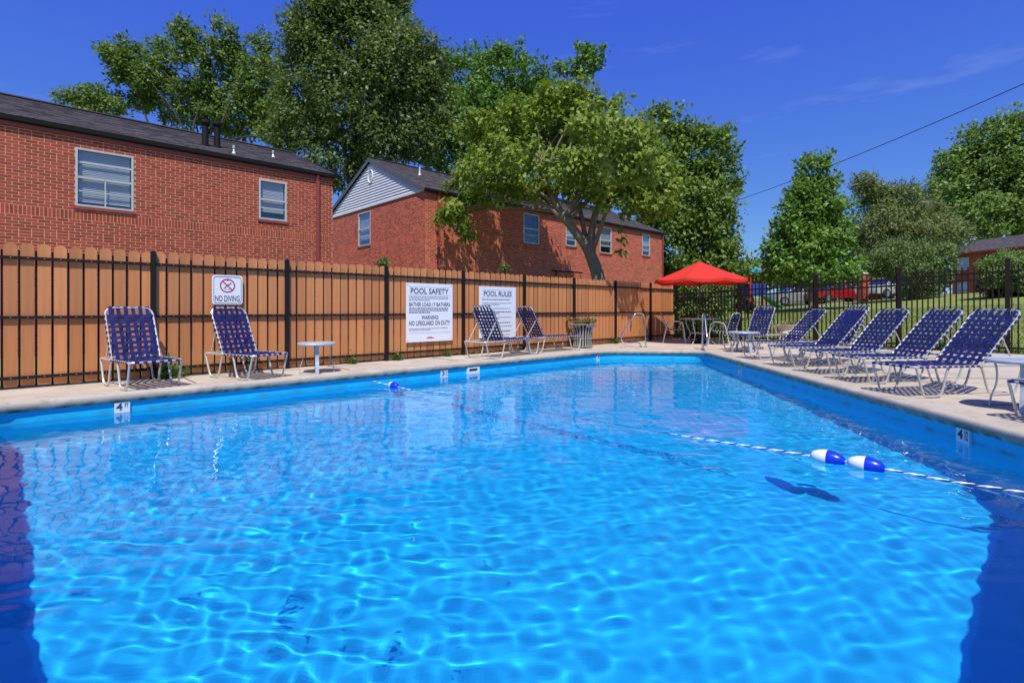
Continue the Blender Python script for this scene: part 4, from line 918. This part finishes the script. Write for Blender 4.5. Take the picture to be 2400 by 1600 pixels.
def tree(name, label, base, lobes, m, nclump, per, leaf, spread, seed, trunk_r, bk=None, group='trees around the pool', trunk_top=None, path=None, droop=.25, aspect=.55, limbs=16, shell=.55, up=.35, cat='tree'):
    base = Vector(base); root = thing(name, base, 0, label, cat, group); bk = bk or bark
    lob = [(l[0]-base.x, l[1]-base.y, l[2]-base.z, *l[3:]) for l in lobes]
    C, P, O, Fc = crown_points(lob, nclump, per, spread, seed, shell); rnd = random.Random(seed)
    zc = float(np.mean(C[:, 2])); top = Vector(trunk_top)-base if trunk_top else Vector((float(np.mean(C[:, 0])), float(np.mean(C[:, 1])), zc+.25*(float(C[:, 2].max())-zc)))
    pth = [Vector(p)-base for p in path] if path else [Vector((0, 0, -.2)), Vector((top.x*.1, top.y*.1, top.z*.25)), Vector((top.x*.5, top.y*.5, top.z*.6)), top]
    sp = smoothpath(pth, 2); mb = MB(); n_ = len(sp); mb.tube(sp, [trunk_r*(1.25 if i == 0 else 1)*(1-.75*i/(n_-1)) for i in range(n_)], 10); tr = mb.obj('trunk', bk, root, True)
    pick = rnd.sample(range(len(C)), min(limbs, len(C)))
    for i in pick:
        c = Vector(C[i]); k = rnd.randint(int(n_*.35), n_-1)
        cand = [q for q in range(int(n_*.3), n_) if sp[q].z < c.z+.3] or [int(n_*.35)]; k = cand[-1] if rnd.random() < .4 else rnd.choice(cand)
        a = sp[k]; mid = a.lerp(c, .5)+Vector((rnd.gauss(0, .06), rnd.gauss(0, .06), .10))*(c-a).length; lp = smoothpath([a, mid, c], 2); r0 = trunk_r*(1-.75*k/(n_-1))*.55
        mb = MB(); mb.tube(lp, [max(.012, r0*(1-.85*j/(len(lp)-1))) for j in range(len(lp))], 6); mb.obj('limb', bk, tr, True)
    link('crown', leaf_mesh('crown', P, leaf, m, seed+1, droop, aspect, up, O*.6, face=Fc), root); return root
def lobes_at(specs, Y, depth=.9, jit=0):
    out = []; rnd = random.Random(int(Y*10))
    for q in specs:
        px, py, rx, ry = q[:4]; Yq = Y+(q[4] if len(q) > 4 else rnd.uniform(-1, 1)*jit); p = at(px, py, Yq); s_ = Yq/FPX
        out.append((p.x, p.y, p.z, rx*s_, (rx+ry)/2*s_*depth, ry*s_))
    return out
# spreading tree in front of the second house
TY = 18.0
cat_l = lobes_at([(1180,330,105,56,1.6), (1300,285,125,66,1.6), (1255,345,85,48,2.6), (1425,320,110,70,1.2), (1500,395,60,62,0), (1235,390,150,48,-.8), (1400,400,120,46,-1.0), (1110,415,75,50,.4), (1058,496,42,22,.2), (1095,535,24,32,.2), (1485,460,64,32,-.4), (1150,452,66,30,.2), (1330,245,80,38,.6), (1450,335,75,50,-4.3), (1500,385,52,40,-4.2), (1395,300,70,38,-4.2), (1455,400,60,30,-4.0), (1060,500,34,18,.4), (1095,545,20,26,.4), (1545,440,30,34,-.2), (1340,360,100,40,2.8), (1330,430,70,30,1.0), (1225,445,75,28,.3), (1450,468,85,32,-.6), (1535,488,42,32,-.4), (1400,455,50,24,.8), (1560,420,30,40,.2)], TY, 1.05)
tb = at(1412, 0, TY)
ct = tree('broadleaf_tree', 'spreading light green tree with a leaning forked trunk in front of the white gabled house', (tb.x, tb.y, 0), cat_l, lf_cat, 720, 46, .165, .19, 21, .28, path=[(tb.x+.08, tb.y, -.2), at(1404, 650, TY), at(1390, 612, TY), at(1376, 578, TY), at(1350, 545, TY-.1), at(1318, 505, TY-.1), at(1290, 455, TY), at(1262, 390, TY)], droop=.75, aspect=.72, limbs=26, shell=.45)
def side_limb(root, pts, r0, r1):
    sp = smoothpath([p-root.location for p in pts], 2); mb = MB(); mb.tube(sp, [r0+(r1-r0)*i/(len(sp)-1) for i in range(len(sp))], 9); return mb.obj('limb', bark, root.children[0], True)
side_limb(ct, [at(1388, 605, TY), at(1384, 560, TY), at(1392, 510, TY), at(1412, 455, TY), at(1425, 390, TY+.1), at(1430, 320, TY+.2)], .17, .04)
side_limb(ct, [at(1410, 455, TY), at(1450, 420, TY-.3), at(1490, 390, TY-.4)], .07, .02)
side_limb(ct, [at(1300, 475, TY), at(1230, 430, TY-.3), at(1150, 410, TY-.3), at(1085, 440, TY)], .07, .02)
spray = [at(1470, 470, TY-.3), at(1462, 500, TY-.3), at(1452, 535, TY-.3), at(1458, 560, TY-.3), at(1455, 590, TY-.3)]
side_limb(ct, spray, .012, .005)
rng = np.random.default_rng(12); sp_ = np.array([tuple(p-ct.location) for p in spray]); sp_ = np.repeat(sp_[2:], 13, 0); sp_ = sp_+rng.normal(0, .075, sp_.shape)
link('leaf_spray', leaf_mesh('leaf_spray', sp_, .19, lf_cat, 13, .9, .72), ct)
# tall trees behind the houses
tree('tall_tree', 'tallest dark leafed tree rising behind the gap between the two brick houses', (at(820, 0, 30).x, 30, 0), lobes_at([(830,110,105,95), (755,70,72,80), (930,160,88,100), (840,250,135,100), (715,210,72,85), (985,240,66,95), (880,25,80,55), (790,5,60,50), (1015,140,32,36), (780,370,75,70), (680,300,60,50), (930,330,90,60), (690,95,26,58), (745,40,24,70), (960,105,26,56), (1018,150,20,44), (840,20,26,60)], 30, .8, 1.0), lf_dark, 1150, 62, .235, .34, 31, .42, bark_d, droop=.3, aspect=.5, limbs=34, shell=.5)
tree('tall_tree', 'loose upright tree behind the near brick roof, left of the tallest tree', (at(470, 0, 34).x, 34, 0), lobes_at([(300,130,50,26), (275,150,34,30), (310,200,44,44), (385,150,28,56), (430,108,17,48), (470,150,26,62), (522,95,17,48), (545,165,32,60), (612,125,17,48), (600,195,36,58), (345,175,26,40), (420,240,100,52), (550,265,100,56), (650,290,50,60), (640,200,30,60)], 34, .8, 1.2), lf_pop, 760, 46, .25, .30, 33, .30, bark_d, droop=.2, aspect=.5, limbs=40, shell=.5)
tree('small_tree', 'small treetop peeking over the ridge of the near brick roof', (at(200, 0, 33).x, 33, 0), lobes_at([(215,235,45,24), (150,232,20,14), (250,255,40,22)], 33), lf_pop, 90, 40, .22, .3, 35, .16, bark_d, limbs=12)
tree('tall_tree', 'mid green tree behind the spreading tree and the white gable', (at(1130, 0, 36).x, 36, 0), lobes_at([(1085,185,72,62), (1190,175,80,62), (1255,235,52,55), (1010,250,52,66), (1120,280,130,80), (1010,340,60,50), (1220,320,90,80), (1130,380,120,60)], 36, .8, 1.5), lf_mid, 640, 46, .28, .36, 37, .36, bark_d, limbs=26)
tree('slender_tree', 'thin leafy treetop sticking up above the spreading tree', (at(1352, 0, 26).x, 26, 0), lobes_at([(1375,150,32,18), (1392,130,22,20), (1345,165,20,14), (1365,120,16,14), (1318,165,16,14), (1372,180,20,14)], 26), lf_mid, 60, 30, .20, .18, 39, .10, bark_d, trunk_top=at(1372, 150, 26), limbs=14)
tree('tall_tree', 'knobbly dark green tree at the right end of the white gabled house, above the umbrella', (at(1630, 0, 34).x, 34, 0), lobes_at([(1550,310,66,50), (1610,330,40,40), (1655,365,66,60), (1690,430,36,36), (1620,470,100,76), (1590,580,110,90), (1705,620,46,36), (1660,560,70,66), (1640,690,90,56), (1695,505,30,40), (1530,420,60,90)], 34, .8, 1.0), lf_edge, 760, 50, .29, .36, 41, .36, bark_d, limbs=22)
tree('young_tree', 'bright green cone shaped young tree on the lawn right of the umbrella', (at(1900, 0, 28).x, 28, gz(at(1900, 0, 28).x, 28)), lobes_at([(1907,400,26,36), (1890,445,46,38), (1925,450,34,30), (1900,505,72,46), (1860,540,46,36), (1945,540,44,40), (1890,575,92,46), (1830,590,34,30), (1960,600,42,36), (1900,632,104,42)], 28, .95), lf_brt, 430, 46, .24, .25, 43, .14, limbs=20)
tree('feathery_tree', 'grey green feathery tree in the distance right of the young tree', (at(2075, 0, 46).x, 46, gz(at(2075, 0, 46).x, 46)), lobes_at([(2025,435,24,22), (2045,460,34,26), (2095,480,60,40), (2060,530,60,46), (2150,510,66,40), (2205,555,54,36), (2040,590,56,46), (2120,560,70,50)], 46, .9, 1.5), lf_grey, 760, 54, .30, .40, 45, .30, bark_d, limbs=20, aspect=.34)
tree('large_tree', 'large rounded tree behind the distant brick house at the right edge', (at(2340, 0, 72).x, 72, gz(at(2340, 0, 72).x, 72)), lobes_at([(2330,350,76,54), (2395,330,60,60), (2265,410,66,52), (2350,440,110,76), (2215,470,50,46), (2300,510,110,52), (2420,480,60,90)], 72, .9, 1.5), lf_oak, 760, 46, .55, .70, 47, .5, bark_d, limbs=20)
for i, (q, Y, lab) in enumerate([([(1765,645,46,26), (1720,650,50,30)], 62, 'low distant tree seen between the umbrella and the young tree'), ([(1900,668,60,26), (1985,672,60,24)], 58, 'far dark tree behind the red car'), ([(2070,665,60,30), (2150,660,70,34)], 66, 'far dark tree behind the brick gate pillar')]):
    c = at(q[0][0], 0, Y); tree('distant_tree', lab, (c.x, c.y, gz(c.x, c.y)), lobes_at(q, Y), lf_edge, 130, 50, .5, .55, 51+i, .2, bark_d, group='trees in the distance', limbs=6)
def shrub(name, label, q, Y, m, ncl, per, leaf, spread, seed, shell=.75, group='shrubs beyond the iron fence', aspect=.5, cat='shrub', zb=None):
    c = at(q[0][0], 0, Y); z = gz(c.x, c.y) if zb is None else zb
    return tree(name, label, (c.x, c.y, z), lobes_at(q, Y), m, ncl, per, leaf, spread, seed, .05, bark_d, group, limbs=8, shell=shell, aspect=aspect, cat=cat)
shrub('round_shrub', 'big rounded pale green shrub on the lawn beside the brick gate pillar', [(2130,612,92,42), (2075,622,38,22), (2140,660,42,44), (2178,632,48,38), (2160,680,30,22)], 30, lf_shr, 420, 60, .13, .20, 61)
hd = shrub('clipped_hedge', 'clipped hedge with a flat pale green top at the right picture edge', [(2345,628,44,28), (2385,624,56,30), (2440,624,60,32), (2318,645,22,26), (2400,650,70,28)], 25, lf_hedge, 460, 64, .10, .12, 63, shell=.85)
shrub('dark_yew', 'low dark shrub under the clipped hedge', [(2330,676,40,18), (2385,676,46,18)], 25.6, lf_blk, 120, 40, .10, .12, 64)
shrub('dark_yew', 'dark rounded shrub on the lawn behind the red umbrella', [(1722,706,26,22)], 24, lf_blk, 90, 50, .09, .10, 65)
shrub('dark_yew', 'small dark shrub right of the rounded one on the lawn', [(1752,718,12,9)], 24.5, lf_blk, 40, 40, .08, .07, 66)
shrub('vine_bush', 'leafy green bush growing through the iron fence below the umbrella', [(1612,700,22,42), (1650,690,40,40), (1640,745,50,40), (1690,700,22,44), (1670,765,30,26), (1605,760,18,30)], 17.6, lf_hedge, 300, 34, .10, .14, 67, shell=.3)
shrub('low_bush', 'low weedy growth along the foot of the iron fence behind the nearest loungers', [(2285,805,16,16), (2200,808,14,14), (2320,795,14,14), (2250,800,16,14)], 12.6, lf_hedge, 60, 30, .07, .08, 68, shell=.2)
shrub('sapling', 'sprig of leaves showing over the tan fence left of the pool safety sign', [(895,618,11,9)], 11.6, lf_weed, 10, 24, .07, .05, 69, group='plants at the tan fence', cat='plant', zb=0)
shrub('sapling', 'sprig of leaves showing over the tan fence in the shade of the spreading tree', [(1182,632,6,11)], 14.0, lf_weed, 8, 20, .08, .05, 70, group='plants at the tan fence', cat='plant', zb=0)
wl = [(1.72, .10, .11, 'leafy weed at the fence foot behind the short lounger at the left'), (4.55, .08, .06, 'small weed at the fence foot just right of the lone side table'), (5.48, .07, .06, 'small weed at the fence post left of the pool safety sign'), (6.7, .06, .05, 'tiny weed at the fence foot under the pool safety sign'), (12.6, .10, .07, 'small weed at the fence foot behind the left handrail')]
for i, (t_, b_, s_, lab) in enumerate(wl):
    x, y = left_spot(t_, b_); rng = np.random.default_rng(80+i); n_ = 120; pp = np.stack([rng.normal(0, s_*.8, n_), rng.normal(0, s_*.35, n_), np.abs(rng.normal(0, s_, n_))], -1)
    wd_ = thing('weed', (x, y, .006), 0, lab, 'weed', 'weeds at the foot of the tan fence'); link('foliage', leaf_mesh('foliage', pp, s_*.8, lf_weed, 90+i, aspect=.6), wd_)
    mb = MB()
    for k in range(5): mb.tube([(0, 0, 0), (s_*.5*math.cos(k*1.3), s_*.3*math.sin(k*1.3), s_*1.1)], .004, 4)
    mb.obj('stems', lf_weed, wd_)

# ================================================================== THINGS BEYOND THE IRON FENCE
def car(px, Y, rz, label, c, L_=4.5):
    p = at(px, 0, Y); m = mat('car_paint', c, .3, coat=.6); cr = thing('parked_car', (p.x, p.y, gz(p.x, p.y)+.03), rz, label, 'car', 'cars parked beyond the lawn')
    k = L_/4.5
    low = [(-2.2, .32), (-2.24, .55), (-2.15, .80), (-1.45, .92), (1.35, .93), (2.1, .88), (2.22, .60), (2.18, .32)]
    def loft(prof, hws, m_, nm):
        mb = MB(); n_ = len(prof); ys = [-1, -.93, .93, 1]; V = []
        for s_ in ys:
            for (x, z), hw in zip(prof, hws):
                ins = .96 if abs(s_) == 1 else 1.0; V.append((x*k*ins, s_*hw, z if abs(s_) < 1 else z*.97+.015))
        F = [tuple(range(n_)), tuple(range(4*n_-1, 3*n_-1, -1))]
        for i in range(3):
            for j in range(n_): F.append((i*n_+j, (i+1)*n_+j, (i+1)*n_+(j+1) % n_, i*n_+(j+1) % n_))
        mb.add(V, F); return mb.obj(nm, m_, cr, True)
    loft(low, [.82, .86, .86, .86, .86, .84, .80, .78], m, 'body')
    loft([(-1.45, .90), (-.85, 1.42), (.45, 1.45), (1.30, .91)], [.80, .62, .62, .80], m, 'cabin')
    for s_ in (-1, 1):
        mb = MB(); mb.add([(-1.22*k, s_*.775, .97), (-.80*k, s_*.655, 1.36), (-.14*k, s_*.645, 1.385), (-.14*k, s_*.765, .97)], [(0,1,2,3)]); mb.add([(-.06*k, s_*.765, .97), (-.06*k, s_*.645, 1.385), (.40*k, s_*.650, 1.385), (1.05*k, s_*.775, .97)], [(0,1,2,3)]); mb.obj('side_window', carglass, cr)
    mb = MB(); mb.add([(1.255*k, -.68, .955), (1.255*k, .68, .955), (.55*k, .55, 1.405), (.55*k, -.55, 1.405)], [(0,1,2,3)]); mb.obj('windscreen', carglass, cr)
    mb = MB(); mb.add([(-1.42*k, .68, .945), (-1.42*k, -.68, .945), (-.92*k, -.55, 1.385), (-.92*k, .55, 1.385)], [(0,1,2,3)]); mb.obj('rear_window', carglass, cr)
    tm = MB(); tm.lathe([(.21, -.10), (.30, -.105), (.33, -.07), (.33, .07), (.30, .105), (.21, .10)], 20); tme = tm.mesh('wheel', rubber, True); rm = MB(); rm.lathe([(.001, -.085), (.20, -.095), (.21, -.10), (.21, .10), (.20, .095), (.001, .085)], 20); rme_ = rm.mesh('rim', rim_m, True)
    for x in (-1.38*k, 1.36*k):
        for s_ in (-1, 1): wl_ = link('wheel', tme, cr, (x, s_*.80, .33), (R(90), 0, 0)); link('rim', rme_, wl_)
    for s_ in (-1, 1):
        mb = MB(); mb.box(2.13*k, 2.19*k, s_*.62-.16, s_*.62+.16, .64, .76); mb.obj('headlight', tile_m, cr); mb = MB(); mb.box(-2.22*k, -2.14*k, s_*.66-.12, s_*.66+.12, .62, .78); mb.obj('tail_light', red_ink, cr)
    return cr
car(1965, 39, R(182), 'red car parked beyond the lawn behind the iron fence', (.40, .010, .016))
car(1868, 40.5, R(178), 'pale silver car parked left of the red car', (.26, .27, .29))
car(2082, 36.5, R(200), 'white car parked right of the brick gate pillar', (.42, .42, .42), 4.7)
def pillar(px, Y, h_, label, wd=.45):
    p = at(px, 0, Y); t_ = thing('gate_pillar', (p.x, p.y, gz(p.x, p.y)), R(10), label, 'pillar', 'brick gate pillars'); s_ = wd/2
    mb = MB(); mb.box(-s_+.01, s_-.01, -s_+.01, s_-.01, -.1, h_); core = mb.obj('core', mortar2, t_); mb = MB(); z = 0; i = 0
    while z < h_-.05:
        for a in ((-s_, 0), (0, s_)) if i % 2 else ((-s_, -s_*.5), (-s_*.5, s_*.5), (s_*.5, s_)):
            mb.box(a[0]+.005, a[1]-.005, -s_, -s_+.02, z+.005, z+.062); mb.box(a[0]+.005, a[1]-.005, s_-.02, s_, z+.005, z+.062); mb.box(-s_, -s_+.009, a[0]+.02, a[1]-.02, z+.005, z+.062); mb.box(s_-.009, s_, a[0]+.02, a[1]-.02, z+.005, z+.062)
        z += .0677; i += 1
    tag(mb.obj('brickwork', brick2_m, t_), kind='stuff'); c_ = s_+.05; mb = MB(); mb.add([(-c_,-c_,h_),(c_,-c_,h_),(c_,c_,h_),(-c_,c_,h_),(-c_,-c_,h_+.06),(c_,-c_,h_+.06),(c_,c_,h_+.06),(-c_,c_,h_+.06),(0,0,h_+.22)], [(3,2,1,0),(0,1,5,4),(1,2,6,5),(2,3,7,6),(3,0,4,7),(4,5,8),(5,6,8),(6,7,8),(7,4,8)]); mb.obj('cap', stone_m, t_)
pillar(2022, 33, 1.75, 'tall brick gate pillar with a stone cap left of the rounded shrub'); pillar(2050, 37, 1.25, 'low brick gate pillar just left of the white car', .5)
# playground
pc = at(1762, 0, 34); pg = thing('play_structure', (pc.x, pc.y, gz(pc.x, pc.y)), R(15), 'small red, blue and green play structure beyond the lawn', 'playground')
pm_r = mat('play_red', (.60, .03, .03), .4); pm_b = mat('play_blue', (.02, .08, .45), .4); pm_g = mat('play_green', (.03, .30, .06), .4); pm_t = mat('play_teal', (.05, .32, .38), .4)
mb = MB(); mb.lathe([(.05, 0), (.05, 2.9), (.001, 2.92)], 10); me = mb.mesh('post', pm_r, True)
for x, y in ((-.6, -.6), (.6, -.6), (.6, .6), (-.6, .6)): link('post', me, pg, (x, y, 0))
mb = MB(); mb.box(-.62, .62, -.62, .62, .95, 1.02); mb.obj('platform', pm_t, pg)
mb = MB(); mb.box(-.55, .55, -.64, -.60, 1.05, 1.75); mb.obj('side_panel', pm_b, pg); mb = MB(); mb.box(-.64, -.60, -.55, .55, 1.05, 1.75); mb.obj('side_panel', pm_b, pg)
mb = MB(); mb.add([(-.8, -.8, 2.5), (.8, -.8, 2.5), (.8, .8, 2.5), (-.8, .8, 2.5), (0, 0, 3.0)], [(0,1,4),(1,2,4),(2,3,4),(3,0,4),(3,2,1,0)]); mb.obj('roof', pm_t, pg)
mb = MB(); mb.ribbon(smoothpath([(.6, 0, 1.02), (.9, 0, .95), (1.9, 0, .28), (2.3, 0, .2)], 2), (0, 1, 0), .45, .04); sl_ = mb.obj('slide', pm_g, pg)
for s_ in (-1, 1): mb = MB(); mb.tube(smoothpath([(.6, s_*.24, 1.12), (.9, s_*.24, 1.05), (1.9, s_*.24, .38), (2.3, s_*.24, .28)], 2), .04, 6); mb.obj('slide_rail', pm_g, sl_, True)
p = at(1786, 0, 31); fp = thing('banner_pole', (p.x, p.y, gz(p.x, p.y)), 0, 'red pole with a pale tip right of the play structure', 'pole'); mb = MB(); mb.lathe([(.07, 0), (.06, 2.3), (.035, 2.75)], 10); mb.obj('shaft', pm_r, fp, True); mb = MB(); mb.lathe([(.035, 2.75), (.03, 3.2), (.001, 3.22)], 10); mb.obj('tip', tile_m, fp, True)
p = at(1822, 0, 33); fp = thing('playground_post', (p.x, p.y, gz(p.x, p.y)), 0, 'short dark post with an orange brown head left of the young tree', 'post'); mb = MB(); mb.lathe([(.07, 0), (.06, 1.9)], 10); mb.obj('shaft', wood_pole, fp, True); mb = MB(); mb.lathe([(.06, 1.9), (.14, 2.0), (.13, 2.25), (.04, 2.4), (.001, 2.42)], 10); mb.obj('head', trim_m, fp, True)  # a post of the playground; its head is no lamp
# overhead cable
a = at(1690, 482, 37); b = at(2420, 166, 18); d_ = b-a; b2 = b+d_*.35; pts = []
for i in range(41):
    t_ = i/40; q = a.lerp(b2, t_); q.z -= .42*4*t_*(1-t_); pts.append(q-a)
cb = thing('power_cable', a, 0, 'thin dark overhead cable crossing the sky at the right', 'cable'); mb = MB(); mb.tube(pts, .016, 6); mb.obj('wire', rubber, cb, True)
